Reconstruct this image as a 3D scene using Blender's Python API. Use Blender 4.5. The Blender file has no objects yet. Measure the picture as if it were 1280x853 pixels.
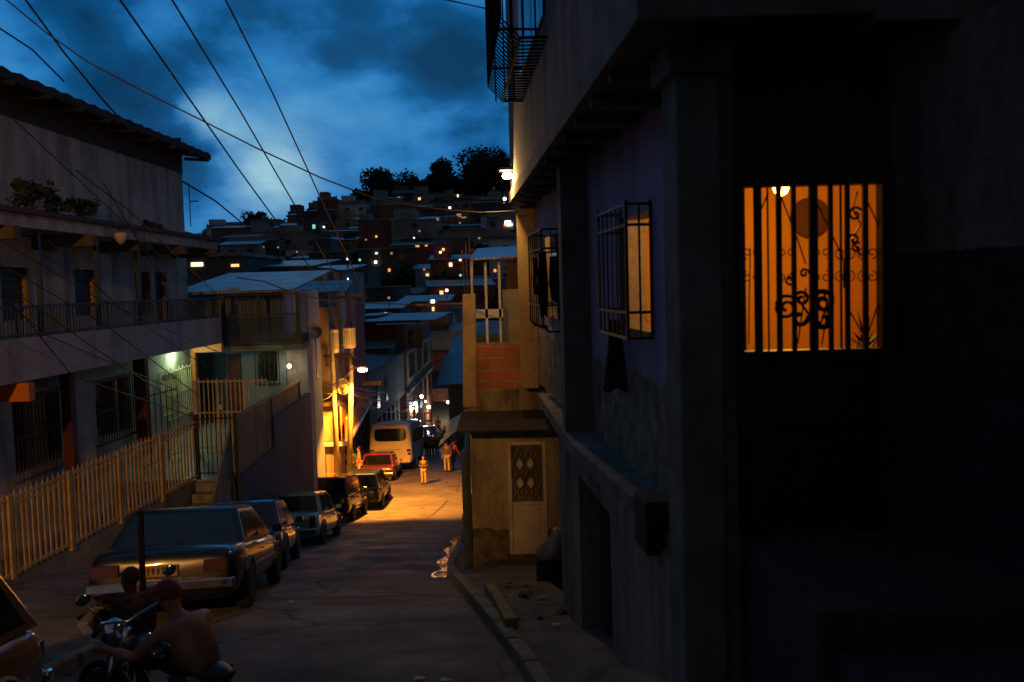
import bpy, bmesh, math, random
from mathutils import Vector, Matrix, Euler
random.seed(7)
R=math.radians
scene=bpy.context.scene
col=scene.collection
# ---------------------------------------------------------------- camera
F=1150.0; W0,H0=1280.0,853.0
CR=Euler((R(90-3.48),0,0)).to_matrix() @ Matrix.Rotation(R(-1.6),3,'Z')
def ray(px,py):
    return CR @ Vector(((px-W0/2)/F,(H0/2-py)/F,-1))
def P(px,py,Y):                    # point of the place seen in that direction at forward distance Y
    d=ray(px,py); return d*(Y/d.y)
def PZ(px,py,z):                   # ... at height z
    d=ray(px,py); return d*(z/d.z)
cam=bpy.data.cameras.new('camera'); co=bpy.data.objects.new('camera',cam); col.objects.link(co)
co.rotation_euler=CR.to_euler(); cam.sensor_width=36; cam.lens=36*F/W0
cam.clip_start=.05; cam.clip_end=3000
cam.dof.use_dof=True; cam.dof.focus_distance=32; cam.dof.aperture_fstop=2.4
scene.camera=co
# ---------------------------------------------------------------- helpers
def tag(o,label=None,cat=None,group=None,kind=None):
    if label: o['label']=label
    if cat: o['category']=cat
    if group: o['group']=group
    if kind: o['kind']=kind
    return o
def empty(name,loc,label,cat,group=None,rz=0):
    o=bpy.data.objects.new(name,None); col.objects.link(o); o.location=loc; o.rotation_euler=(0,0,rz)
    o.empty_display_size=.2
    return tag(o,label,cat,group)
class MB:
    def __init__(s): s.v=[]; s.f=[]; s.smooth=False
    def add(s,vs,fs):
        n=len(s.v); s.v+= [Vector(v) for v in vs]; s.f+=[tuple(n+i for i in f) for f in fs]; return s
    def box(s,x0,x1,y0,y1,z0,z1):
        return s.add([(x0,y0,z0),(x1,y0,z0),(x1,y1,z0),(x0,y1,z0),(x0,y0,z1),(x1,y0,z1),(x1,y1,z1),(x0,y1,z1)],
            [(0,3,2,1),(4,5,6,7),(0,1,5,4),(1,2,6,5),(2,3,7,6),(3,0,4,7)])
    def hexa(s,b,t):               # 4 bottom, 4 top corners
        return s.add(list(b)+list(t),[(3,2,1,0),(4,5,6,7),(0,1,5,4),(1,2,6,5),(2,3,7,6),(3,0,4,7)])
    def prism(s,poly,ext):         # polygon of 3D points extruded
        n=len(poly); e=Vector(ext); a=[Vector(p) for p in poly]
        return s.add(a+[p+e for p in a],[tuple(range(n-1,-1,-1)),tuple(range(n,2*n))]+[(i,(i+1)%n,n+(i+1)%n,n+i) for i in range(n)])
    def wall(s,p,q,z0,z1,t):       # vertical wall between plan points p,q ; thickness t to the right of p->q ; z0/z1 may be pairs
        p=Vector(p[:2]);q=Vector(q[:2]);d=(q-p).normalized();n=Vector((d.y,-d.x))*t
        a0,a1=z0 if isinstance(z0,tuple) else (z0,z0); b0,b1=z1 if isinstance(z1,tuple) else (z1,z1)
        return s.hexa([(p.x,p.y,a0),(q.x,q.y,a1),(q.x+n.x,q.y+n.y,a1),(p.x+n.x,p.y+n.y,a0)],
                      [(p.x,p.y,b0),(q.x,q.y,b1),(q.x+n.x,q.y+n.y,b1),(p.x+n.x,p.y+n.y,b0)])
    def bar(s,p,q,w,h=None):       # square bar
        h=h or w; p=Vector(p);q=Vector(q);d=(q-p).normalized()
        u=d.cross(Vector((0,0,1))); u=u.normalized() if u.length>1e-3 else Vector((1,0,0)); v=u.cross(d)
        u*=w/2; v*=h/2
        return s.hexa([p-u-v,p+u-v,p+u+v,p-u+v],[q-u-v,q+u-v,q+u+v,q-u+v])
    def tube(s,pts,r,n=6):
        pts=[Vector(p) for p in pts]; rs=r if isinstance(r,(list,tuple)) else [r]*len(pts)
        base=len(s.v); m=len(pts)
        for i,p in enumerate(pts):
            d=(pts[min(i+1,m-1)]-pts[max(i-1,0)]).normalized()
            u=d.cross(Vector((.01,.02,1))); u=u.normalized() if u.length>1e-2 else Vector((1,0,0)); v=u.cross(d).normalized()
            for k in range(n):
                a=2*math.pi*k/n; s.v.append(p+(u*math.cos(a)+v*math.sin(a))*rs[i])
        for i in range(m-1):
            for k in range(n):
                a=base+i*n+k;b=base+i*n+(k+1)%n; s.f.append((a,b,b+n,a+n))
        s.f.append(tuple(base+k for k in range(n-1,-1,-1))); s.f.append(tuple(base+(m-1)*n+k for k in range(n)))
        return s
    def lathe(s,prof,c=(0,0,0),n=16,axis='z'):
        base=len(s.v); c=Vector(c)
        for r,z in prof:
            for k in range(n):
                a=2*math.pi*k/n; x,y=r*math.cos(a),r*math.sin(a)
                s.v.append(c+(Vector((x,y,z)) if axis=='z' else Vector((z,x,y)) if axis=='x' else Vector((y,z,x))))
        for i in range(len(prof)-1):
            for k in range(n):
                a=base+i*n+k;b=base+i*n+(k+1)%n; s.f.append((a,b,b+n,a+n))
        s.f.append(tuple(base+k for k in range(n-1,-1,-1))); s.f.append(tuple(base+(len(prof)-1)*n+k for k in range(n)))
        return s
    def sphere(s,c,r,n=10,sc=(1,1,1)):
        m=n//2+1; prof=[(max(.001,math.sin(math.pi*i/m)),-math.cos(math.pi*i/m)) for i in range(m+1)]
        b=len(s.v); s.lathe(prof,(0,0,0),n); c=Vector(c)
        for i in range(b,len(s.v)):
            v=s.v[i]; s.v[i]=Vector((v.x*r*sc[0],v.y*r*sc[1],v.z*r*sc[2]))+c
        return s
    def xf(s,M):
        s.v=[M@v for v in s.v]; return s
    def build(s,name,mat,parent=None,smooth=False,bevel=0,label=None,cat=None,group=None,kind=None,off=True):
        vs=s.v; loc=Vector((0,0,0))
        if parent is None and off and vs and kind!='structure':
            xs=[v.x for v in vs];ys=[v.y for v in vs];loc=Vector(((min(xs)+max(xs))/2,(min(ys)+max(ys))/2,min(v.z for v in vs)))
            vs=[v-loc for v in vs]
        me=bpy.data.meshes.new(name); me.from_pydata([tuple(v) for v in vs],[],s.f); me.materials.append(mat)
        bm=bmesh.new(); bm.from_mesh(me); bmesh.ops.recalc_face_normals(bm,faces=bm.faces)
        bm.to_mesh(me); bm.free()
        if smooth: me.polygons.foreach_set('use_smooth',[True]*len(me.polygons))
        o=bpy.data.objects.new(name,me); col.objects.link(o); o.location=loc
        if parent: o.parent=parent
        if bevel:
            m=o.modifiers.new('bevel','BEVEL'); m.width=bevel; m.segments=2; m.limit_method='ANGLE'
        return tag(o,label,cat,group,kind)
def copy_tree(o,parent=None,**k):
    c=o.copy(); col.objects.link(c); c.parent=parent
    for ch in list(o.children): copy_tree(ch,c)
    return c
# ---------------------------------------------------------------- materials
MATS={}
def new(name):
    m=bpy.data.materials.new(name); m.use_nodes=True; nt=m.node_tree; b=nt.nodes['Principled BSDF']; return m,nt,b
def N(nt,t,**k):
    n=nt.nodes.new(t)
    for a,v in k.items():
        if a.startswith('i_'):
            n.inputs[a[2:].replace('_',' ')].default_value=v
        else: setattr(n,a,v)
    return n
def ramp(nt,fac,stops):
    r=nt.nodes.new('ShaderNodeValToRGB'); e=r.color_ramp.elements
    while len(e)<len(stops): e.new(.5)
    for i,(p,c) in enumerate(stops):
        e[i].position=p; e[i].color=(c,c,c,1) if not isinstance(c,(tuple,list)) else (*c,1)
    nt.links.new(fac,r.inputs[0]); return r.outputs[0]
def mixc(nt,fac,a,b,mode='MIX'):
    m=nt.nodes.new('ShaderNodeMix'); m.data_type='RGBA'; m.blend_type=mode; L=nt.links
    for s,i in ((fac,0),(a,6),(b,7)):
        if hasattr(s,'is_output'): L.new(s,m.inputs[i])
        else: m.inputs[i].default_value=s if i==0 else (*s,1)
    return m.outputs[2]
def pos(nt,scale=(1,1,1)):
    g=nt.nodes.new('ShaderNodeNewGeometry'); m=N(nt,'ShaderNodeMapping'); m.inputs['Scale'].default_value=scale
    nt.links.new(g.outputs['Position'],m.inputs[0]); return m.outputs[0]
def objc(nt,scale=(1,1,1)):
    g=nt.nodes.new('ShaderNodeTexCoord'); m=N(nt,'ShaderNodeMapping'); m.inputs['Scale'].default_value=scale
    nt.links.new(g.outputs['Object'],m.inputs[0]); return m.outputs[0]
def noise(nt,vec,scale,detail=5,rough=.6):
    n=N(nt,'ShaderNodeTexNoise'); n.inputs['Scale'].default_value=scale; n.inputs['Detail'].default_value=detail; n.inputs['Roughness'].default_value=rough
    nt.links.new(vec,n.inputs['Vector']); return n.outputs['Fac']
def bump(nt,b,h,strength,dist=.02):
    k=N(nt,'ShaderNodeBump'); k.inputs['Strength'].default_value=strength; k.inputs['Distance'].default_value=dist
    nt.links.new(h,k.inputs['Height']); nt.links.new(k.outputs[0],b.inputs['Normal'])
def mat(name,c,c2=None,rough=.7,metal=0,scale=3,bmp=.25,coat=0,world=True,drip=False):
    if name in MATS: return MATS[name]
    m,nt,b=new(name); c2=c2 or tuple(x*.6 for x in c)
    v=(pos if world else objc)(nt,(1,1,.25) if drip else (1,1,1))
    f=noise(nt,v,scale); c_=mixc(nt,ramp(nt,f,[(.35,0.),(.65,1.)]),c,c2)
    nt.links.new(c_,b.inputs['Base Color'])
    b.inputs['Roughness'].default_value=rough; b.inputs['Metallic'].default_value=metal; b.inputs['Coat Weight'].default_value=coat
    if coat: b.inputs['Coat Roughness'].default_value=.06
    if bmp: bump(nt,b,noise(nt,v,scale*9,4),bmp,.01)
    MATS[name]=m; return m
def emit(name,c,s,sample=False):
    if name in MATS: return MATS[name]
    m,nt,b=new(name); b.inputs['Base Color'].default_value=(*c,1); b.inputs['Emission Color'].default_value=(*c,1); b.inputs['Emission Strength'].default_value=s
    if not sample: m.cycles.emission_sampling='NONE'
    MATS[name]=m; return m
def plaster(name,c,stain,lower=None,zsplit=None,scale=1.2,bmp=.5,thr=.52,wob=.25):
    """painted render with stains; optional bare lower part where the paint has gone (world height zsplit)"""
    m,nt,b=new(name); v=pos(nt); vd=pos(nt,(1,1,.22))
    a=ramp(nt,noise(nt,vd,scale*1.6,6),[(thr-.12,0.),(thr+.14,1.)])
    cc=mixc(nt,a,c,stain)
    fine=ramp(nt,noise(nt,v,14,5),[(.3,.75),(.7,1.1)])
    cc=mixc(nt,1.0,cc,fine,'MULTIPLY')
    hb=noise(nt,v,30,5)
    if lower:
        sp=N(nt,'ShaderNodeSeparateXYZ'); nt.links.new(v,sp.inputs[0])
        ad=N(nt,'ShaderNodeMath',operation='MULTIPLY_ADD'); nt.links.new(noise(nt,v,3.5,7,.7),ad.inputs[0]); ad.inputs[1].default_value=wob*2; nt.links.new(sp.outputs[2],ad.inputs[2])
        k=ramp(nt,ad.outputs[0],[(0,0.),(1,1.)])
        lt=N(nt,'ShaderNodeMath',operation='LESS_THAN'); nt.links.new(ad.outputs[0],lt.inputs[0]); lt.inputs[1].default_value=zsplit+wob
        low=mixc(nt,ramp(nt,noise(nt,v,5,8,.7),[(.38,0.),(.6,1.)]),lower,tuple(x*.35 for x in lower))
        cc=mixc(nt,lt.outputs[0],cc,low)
    nt.links.new(cc,b.inputs['Base Color']); b.inputs['Roughness'].default_value=.9
    bump(nt,b,hb,bmp,.02); MATS[name]=m; return m
def brickm(name,c1,c2,mortar,bw=.4,bh=.2,ms=.015):
    m,nt,b=new(name); g=nt.nodes.new('ShaderNodeNewGeometry'); sp=N(nt,'ShaderNodeSeparateXYZ'); nt.links.new(g.outputs['Position'],sp.inputs[0])
    ad=N(nt,'ShaderNodeMath',operation='ADD'); nt.links.new(sp.outputs[0],ad.inputs[0]); nt.links.new(sp.outputs[1],ad.inputs[1])
    cb=N(nt,'ShaderNodeCombineXYZ'); nt.links.new(ad.outputs[0],cb.inputs[0]); nt.links.new(sp.outputs[2],cb.inputs[1])
    wv=N(nt,'ShaderNodeVectorMath',operation='ADD'); nt.links.new(cb.outputs[0],wv.inputs[0])
    nz=N(nt,'ShaderNodeTexNoise'); nz.inputs['Scale'].default_value=4; nt.links.new(g.outputs['Position'],nz.inputs['Vector'])
    sc=N(nt,'ShaderNodeVectorMath',operation='SCALE'); sc.inputs['Scale'].default_value=.025; nt.links.new(nz.outputs['Color'],sc.inputs[0]); nt.links.new(sc.outputs[0],wv.inputs[1])
    br=N(nt,'ShaderNodeTexBrick'); nt.links.new(wv.outputs[0],br.inputs['Vector']); br.inputs['Scale'].default_value=1
    br.inputs['Brick Width'].default_value=bw; br.inputs['Row Height'].default_value=bh; br.inputs['Mortar Size'].default_value=ms
    br.inputs['Color1'].default_value=(*c1,1); br.inputs['Color2'].default_value=(*c2,1); br.inputs['Mortar'].default_value=(*mortar,1)
    dirt=ramp(nt,noise(nt,g.outputs['Position'],2.5,6),[(.3,.55),(.7,1.15)])
    nt.links.new(mixc(nt,1.0,br.outputs['Color'],dirt,'MULTIPLY'),b.inputs['Base Color']); b.inputs['Roughness'].default_value=.9
    inv=N(nt,'ShaderNodeMath',operation='SUBTRACT'); inv.inputs[0].default_value=1; nt.links.new(br.outputs['Fac'],inv.inputs[1])
    bump(nt,b,inv.outputs[0],.6,.015); MATS[name]=m; return m
def zinc(name,c,c2,rough=.35,dirx=1,diry=0,freq=30):
    m,nt,b=new(name); v=pos(nt); f=noise(nt,pos(nt,(1,1,1)),1.3,6)
    nt.links.new(mixc(nt,ramp(nt,f,[(.42,0.),(.6,1.)]),c,c2),b.inputs['Base Color'])
    b.inputs['Roughness'].default_value=rough; b.inputs['Metallic'].default_value=.35
    w=N(nt,'ShaderNodeTexWave'); w.inputs['Scale'].default_value=freq/10; w.bands_direction='X' if dirx else 'Y'; nt.links.new(v,w.inputs['Vector'])
    bump(nt,b,w.outputs['Fac'],.8,.03); MATS[name]=m; return m

M_conc=mat('concrete_grey',(.23,.21,.18),(.12,.11,.095),.9,scale=2.5,bmp=.5)
M_concd=mat('concrete_dark',(.17,.155,.135),(.075,.07,.06),.95,scale=2.5,bmp=.5)
M_iron=mat('black_iron',(.012,.012,.013),(.03,.018,.012),.5,.4,8,.1)
M_steel=mat('galvanised_steel',(.35,.36,.37),(.2,.2,.2),.4,.8,6,.1)
M_wire=mat('wire_rubber',(.012,.012,.013),None,.6,bmp=0)
M_rust=mat('rusty_iron',(.10,.045,.02),(.04,.02,.012),.85,.2,9,.3)
M_rubber=mat('tyre_rubber',(.015,.015,.015),None,.85,scale=20,bmp=.2,world=False)
M_chrome=mat('chrome',(.75,.75,.76),(.5,.5,.5),.12,1,5,0,world=False)
M_dkplastic=mat('dark_plastic',(.015,.015,.016),None,.45,bmp=0)
M_wood=mat('dark_wood',(.05,.03,.018),(.02,.013,.008),.8,scale=6,drip=True)
M_leaf=mat('leaf_green',(.03,.05,.018),(.012,.022,.009),.6,scale=1.5,bmp=0)
M_leafd=mat('leaf_dark',(.02,.034,.014),(.008,.015,.006),.7,scale=.3,bmp=0)
M_bark=mat('bark',(.05,.038,.028),(.02,.016,.012),.95,scale=5)
M_white=mat('white_paint',(.62,.61,.58),(.42,.41,.38),.6,scale=2)
M_cream=mat('cream_metal',(.60,.52,.34),(.42,.33,.18),.5,scale=6)
M_dredp=mat('dark_red_paint',(.11,.02,.014),(.06,.015,.012),.6,scale=4)
M_dkglass=mat('dark_glass',(.008,.009,.011),None,.08,0,3,0,1)
M_tail=mat('tail_lamp_red',(.05,.004,.003),None,.2,0,3,0,1)
M_headl=mat('head_lamp_glass',(.6,.6,.6),None,.1,.3,3,0,1)
M_plate=mat('plate_yellow',(.25,.15,.04),(.18,.11,.03),.5,scale=10,world=False)
M_platet=mat('plate_ink',(.02,.02,.02),None,.6,bmp=0)
M_skin=mat('skin_brown',(.33,.16,.09),(.25,.11,.06),.5,scale=5,bmp=.05)
M_hair=mat('hair_black',(.008,.007,.006),None,.5,scale=30,bmp=.3)
M_sodium=emit('sodium_bulb',(1,.62,.25),60)
M_led=emit('white_bulb',(.85,.85,1),14)
M_ledw=emit('warm_bulb',(1,.75,.35),12)
def lamp(name,loc,col_,P_,r=.06,kind='POINT',**k):
    l=bpy.data.lights.new(name,kind); l.color=col_; l.energy=P_; l.shadow_soft_size=r
    o=bpy.data.objects.new(name,l); col.objects.link(o); o.location=loc
    if kind=='SPOT':
        l.spot_size=k.get('size',1.5); l.spot_blend=k.get('blend',.5)
        o.rotation_euler=(Vector(k['aim'])-Vector(loc)).to_track_quat('-Z','Y').to_euler()
    return o
# ---------------------------------------------------------------- world
sc=scene; w=bpy.data.worlds.new('World'); sc.world=w; w.use_nodes=True; nt=w.node_tree; L=nt.links
bg=nt.nodes['Background']
SUN_EL,SUN_AZ=1.5,-14.0       # the sun is going down behind the ridge, a little left of the street
sky=N(nt,'ShaderNodeTexSky'); sky.sky_type='NISHITA'; sky.sun_disc=False; sky.sun_elevation=R(SUN_EL); sky.sun_rotation=R(SUN_AZ)
tc=nt.nodes.new('ShaderNodeTexCoord'); sp=N(nt,'ShaderNodeSeparateXYZ'); L.new(tc.outputs['Generated'],sp.inputs[0])
def M2(op,a,b=None,c=None,clamp=False):
    n=N(nt,'ShaderNodeMath',operation=op,use_clamp=clamp)
    for i,x in enumerate((a,b,c)):
        if x is None: continue
        if hasattr(x,'is_output'): L.new(x,n.inputs[i])
        else: n.inputs[i].default_value=x
    return n.outputs[0]
zz=M2('ADD',M2('MAXIMUM',sp.outputs[2],0.0),.45)
cb=N(nt,'ShaderNodeCombineXYZ'); L.new(M2('DIVIDE',sp.outputs[0],zz),cb.inputs[0]); L.new(M2('DIVIDE',sp.outputs[1],zz),cb.inputs[1])
def wn(scale,detail,rough,off,dist=0):
    mp=N(nt,'ShaderNodeMapping'); mp.inputs['Location'].default_value=off; L.new(cb.outputs[0],mp.inputs[0])
    n=N(nt,'ShaderNodeTexNoise'); n.inputs['Scale'].default_value=scale; n.inputs['Detail'].default_value=detail; n.inputs['Roughness'].default_value=rough; n.inputs['Distortion'].default_value=dist
    L.new(mp.outputs[0],n.inputs['Vector']); return n.outputs['Fac']
SKYOFF=(3.1,1.7,0)
n1=wn(2.4,8,.54,SKYOFF,.25); n2=wn(8.0,6,.6,(7,2,0),.2)
nn=M2('ADD',M2('MULTIPLY',n1,.78),M2('MULTIPLY',n2,.22))
def gauss(px,py,k):            # bright gap in the clouds around a direction of the sky
    d=ray(px,py).normalized(); v=N(nt,'ShaderNodeVectorMath',operation='DOT_PRODUCT'); L.new(tc.outputs['Generated'],v.inputs[0]); v.inputs[1].default_value=d
    return M2('POWER',M2('MAXIMUM',v.outputs['Value'],0.0),k)
def blobs(lst):
    t=None
    for (px,py,r,a) in lst:
        g=M2('MULTIPLY',gauss(px,py,2.0/(r/F)**2),a); t=g if t is None else M2('ADD',t,g)
    return t
dark=blobs([(120,80,80,.09),(200,115,45,.10),(215,185,40,.11),(250,245,30,.10),(60,30,60,.03),(535,95,60,.09),(590,160,55,.10),(565,60,50,.06),(420,60,45,.08),(610,90,50,.08)])
light=blobs([(345,212,45,.08),(262,140,35,.12),(30,20,60,.04),(420,150,80,.05),(500,200,70,.04),(330,60,60,.04)])
nn=M2('MULTIPLY_ADD',nn,1.35,-.155); nn=M2('ADD',M2('SUBTRACT',nn,dark),light)
base=ramp(nt,nn,[(.32,(.0010,.036,.105)),(.43,(.0022,.070,.205)),(.475,(.006,.11,.32)),(.55,(.018,.18,.47)),(.72,(.06,.29,.60))])
g1=gauss(345,218,1100); g2=gauss(250,150,1800); g3=gauss(420,170,60)
gap=M2('ADD',M2('ADD',M2('MULTIPLY',g1,.85),M2('MULTIPLY',g2,.55)),M2('MULTIPLY',g3,.03))
gapn=M2('MULTIPLY',gap,M2('MULTIPLY',M2('SUBTRACT',nn,.47,clamp=True),4.0,clamp=True),clamp=True)
c0=mixc(nt,M2('MULTIPLY',g3,.05),base,(.10,.33,.62)); c1=mixc(nt,gapn,c0,(.42,.68,.72))
# Nishita light blended in, tinted by the blue hour
nis=mixc(nt,1.0,sky.outputs[0],(.30,.55,1.0),'MULTIPLY')
sc2=N(nt,'ShaderNodeVectorMath',operation='SCALE'); sc2.inputs['Scale'].default_value=.0008; L.new(nis,sc2.inputs[0])
ad=N(nt,'ShaderNodeVectorMath',operation='ADD'); L.new(c1,ad.inputs[0]); L.new(sc2.outputs[0],ad.inputs[1])
# the afterglow is in front: the sky behind the viewer and overhead is darker
fy=M2('MULTIPLY_ADD',sp.outputs[1],.75,.42,True); fy=M2('MAXIMUM',fy,.13)
fz=M2('SUBTRACT',1.0,M2('MULTIPLY',M2('MAXIMUM',M2('SUBTRACT',sp.outputs[2],.38),0.0),1.1),clamp=True)
sc3=N(nt,'ShaderNodeVectorMath',operation='SCALE'); L.new(ad.outputs[0],sc3.inputs[0]); L.new(M2('MULTIPLY',fy,fz),sc3.inputs['Scale'])
glow=N(nt,'ShaderNodeVectorMath',operation='SCALE'); glow.inputs[0].default_value=(.048,.037,.028); L.new(M2('SUBTRACT',1.0,fy),glow.inputs['Scale'])
ad2=N(nt,'ShaderNodeVectorMath',operation='ADD'); L.new(sc3.outputs[0],ad2.inputs[0]); L.new(glow.outputs[0],ad2.inputs[1])
L.new(ad2.outputs[0],bg.inputs['Color']); bg.inputs['Strength'].default_value=1.0
sl=bpy.data.lights.new('sun','SUN'); sl.energy=.012; sl.angle=R(12); sl.color=(.75,.85,1); so=bpy.data.objects.new('sun',sl); col.objects.link(so)
so.rotation_euler=(-Vector((math.sin(R(SUN_AZ))*math.cos(R(8)),math.cos(R(SUN_AZ))*math.cos(R(8)),math.sin(R(8))))).to_track_quat('-Z','Y').to_euler()
v=scene.view_settings; scene.display_settings.display_device='sRGB'; v.view_transform='Standard'; v.look='None'; v.exposure=0; v.gamma=1; v.use_curve_mapping=False
scene.cycles.use_denoising=True; scene.cycles.max_bounces=6; scene.cycles.diffuse_bounces=3; scene.cycles.glossy_bounces=3
scene.cycles.sample_clamp_indirect=4; scene.cycles.use_adaptive_sampling=True; scene.cycles.adaptive_threshold=.01
# ---------------------------------------------------------------- street profile
def interp(t,x):
    if x<=t[0][0]: return t[0][1]
    for (a,b),(c,d) in zip(t,t[1:]):
        if x<=c: return b+(d-b)*(x-a)/(c-a)
    return t[-1][1]
ZR=[(-12,-1.8),(0,-2.75),(6,-3.3),(8.3,-3.6),(11,-4.02),(14,-4.65),(17,-5.3),(21,-6.15),(25,-7.0),(30,-7.9),(35,-8.82),(40,-9.4),(45,-9.75),(50,-10.2),(62,-11.6),(80,-13.6),(110,-15.5)]
def zr(Y): return sum(interp(ZR,Y+d) for d in (-1,-.5,0,.5,1))/5
XRT=[(-12,1.6),(0,1.0),(5,.62),(8.3,.14),(11.3,-.4),(16.3,-1.2),(25,-1.45),(42,-2.35),(50,-2.8),(80,-4.5),(110,-5.5)]
XLT=[(-12,-5),(5,-5.0),(7.5,-4.6),(9.5,-4.5),(11,-5.4),(17,-6.1),(21,-6.35),(31,-6.95),(31.5,-7.75),(38,-7.6),(45,-7.6),(57,-8.3),(80,-8.3),(110,-8.4)]
def XR(Y): return interp(XRT,Y)
def XL(Y): return interp(XLT,Y)
# ---------------------------------------------------------------- ground materials
def road_mat():
    m,nt,b=new('road_surface'); v=pos(nt)
    c=mixc(nt,ramp(nt,noise(nt,v,.5,7,.65),[(.38,0.),(.62,1.)]),(.13,.122,.112),(.06,.057,.055))
    c=mixc(nt,1.0,c,ramp(nt,noise(nt,v,9,6,.7),[(.3,.7),(.7,1.2)]),'MULTIPLY')
    # worn transverse ridges
    w_=N(nt,'ShaderNodeTexWave'); w_.bands_direction='Y'; w_.inputs['Scale'].default_value=1.9; w_.inputs['Distortion'].default_value=3.5; w_.inputs['Detail'].default_value=3; w_.inputs['Detail Scale'].default_value=.8
    nt.links.new(v,w_.inputs['Vector'])
    c=mixc(nt,ramp(nt,w_.outputs['Fac'],[(.0,.16),(.2,0.)]),c,(.035,.033,.03))
    # cracks
    vo=N(nt,'ShaderNodeTexVoronoi'); vo.feature='DISTANCE_TO_EDGE'; vo.inputs['Scale'].default_value=.28
    dv=N(nt,'ShaderNodeVectorMath',operation='ADD'); nz=N(nt,'ShaderNodeTexNoise'); nz.inputs['Scale'].default_value=1.2; nz.inputs['Detail'].default_value=5; nt.links.new(v,nz.inputs['Vector'])
    nt.links.new(v,dv.inputs[0]); nt.links.new(nz.outputs['Color'],dv.inputs[1]); nt.links.new(dv.outputs[0],vo.inputs['Vector'])
    ck=ramp(nt,vo.outputs['Distance'],[(.004,1.),(.011,0.)])
    c=mixc(nt,ck,c,(.012,.011,.01))
    nt.links.new(c,b.inputs['Base Color'])
    nt.links.new(ramp(nt,noise(nt,v,.9,6),[(.35,.62),(.65,.92)]),b.inputs['Roughness'])
    h=mixc(nt,.14,noise(nt,v,22,6,.7),w_.outputs['Fac'])
    bump(nt,b,h,.55,.03); return m
M_road=road_mat()
M_patch=mat('road_patch',(.035,.034,.034),(.02,.02,.02),.7,scale=6,bmp=.7)
M_pave=plaster('pavement_concrete',(.15,.135,.115),(.07,.062,.052),scale=1.5,bmp=.9)
M_earth=mat('earth',(.05,.042,.03),(.025,.03,.014),.95,scale=.6,bmp=.6)
M_kerbw=mat('worn_kerb_paint',(.22,.21,.15),(.09,.085,.07),.8,scale=9,bmp=.7)
M_kerby=mat('yellow_kerb_paint',(.30,.21,.05),(.12,.09,.035),.8,scale=7,bmp=.7)
def sheet(name,mat_,ys,nx,left,right,zf,label=None,kind='structure'):
    m=MB()
    for Y in ys:
        for i in range(nx+1):
            t=i/nx; x=left(Y)+(right(Y)-left(Y))*t; m.v.append(Vector((x,Y,zf(x,Y,t))))
    k=nx+1
    for j in range(len(ys)-1):
        for i in range(nx): a=j*k+i; m.f.append((a,a+1,a+1+k,a+k))
    return m.build(name,mat_,smooth=True,kind=kind)
def fr(a,b,s):
    n=int(round((b-a)/s)); return [a+(b-a)*i/n for i in range(n+1)]
rng=random.Random(3)
bmp_=[(rng.uniform(-8,2),rng.uniform(0,40),rng.uniform(.8,2.5),rng.uniform(-.03,.03)) for _ in range(60)]
def rough(x,Y): return sum(a*math.exp(-((x-u)**2+(Y-w_)**2)/s**2) for u,w_,s,a in bmp_)
road=sheet('road',M_road,fr(-10,110,.5),14,lambda Y:XL(Y)-.05,lambda Y:XR(Y)+.05,lambda x,Y,t:zr(Y)+.05*math.sin(math.pi*t)+rough(x,Y))
def roadz(x,Y):
    t=(x-XL(Y)+.05)/(XR(Y)-XL(Y)+.1); return zr(Y)+.05*math.sin(math.pi*max(0,min(1,t)))+rough(x,Y)
# darker repair patches and joints lying on the road
def patch(pts,name='road_patch',mat_=None,h=.006):
    c=Vector((sum(p[0] for p in pts)/len(pts),sum(p[1] for p in pts)/len(pts),0)); m=MB()
    # fan grid for following the slope
    ring=[]
    n=len(pts)
    dense=[]
    for i in range(n):
        a=Vector(pts[i]);b=Vector(pts[(i+1)%n]); k=max(1,int((b-a).length/.25))
        for j in range(k): dense.append(a+(b-a)*j/k)
    K=6; m.v.append(Vector((c.x,c.y,roadz(c.x,c.y)+h)))
    for r in range(1,K+1):
        for p in dense:
            q=Vector((c.x,c.y))+(p-Vector((c.x,c.y)))*r/K
            if r==K: q+=Vector((rng.uniform(-.03,.03),rng.uniform(-.03,.03)))
            m.v.append(Vector((q.x,q.y,roadz(q.x,q.y)+h)))
    D=len(dense)
    for i in range(D): m.f.append((0,1+i,1+(i+1)%D))
    for r in range(K-1):
        for i in range(D):
            a=1+r*D+i;b=1+r*D+(i+1)%D; m.f.append((a,b,b+D,a+D))
    return m.build(name,mat_ or M_patch,kind='structure')
patch([(-3.0,25.4),(-1.7,25.4),(-1.75,26.6),(-3.1,26.7)])
patch([(-3.5,12.9),(-.95,13.1),(-.95,13.25),(-3.5,13.05)])
patch([(-4.4,17.6),(-3.7,17.7),(-3.5,21.5),(-4.1,21.6)])
patch([(-2.35,18.6),(-2.05,18.6),(-2.05,19.0),(-2.4,19.0)])
patch([(-3.4,32),(-3.3,32),(-3.0,40),(-3.08,40)])
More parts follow.
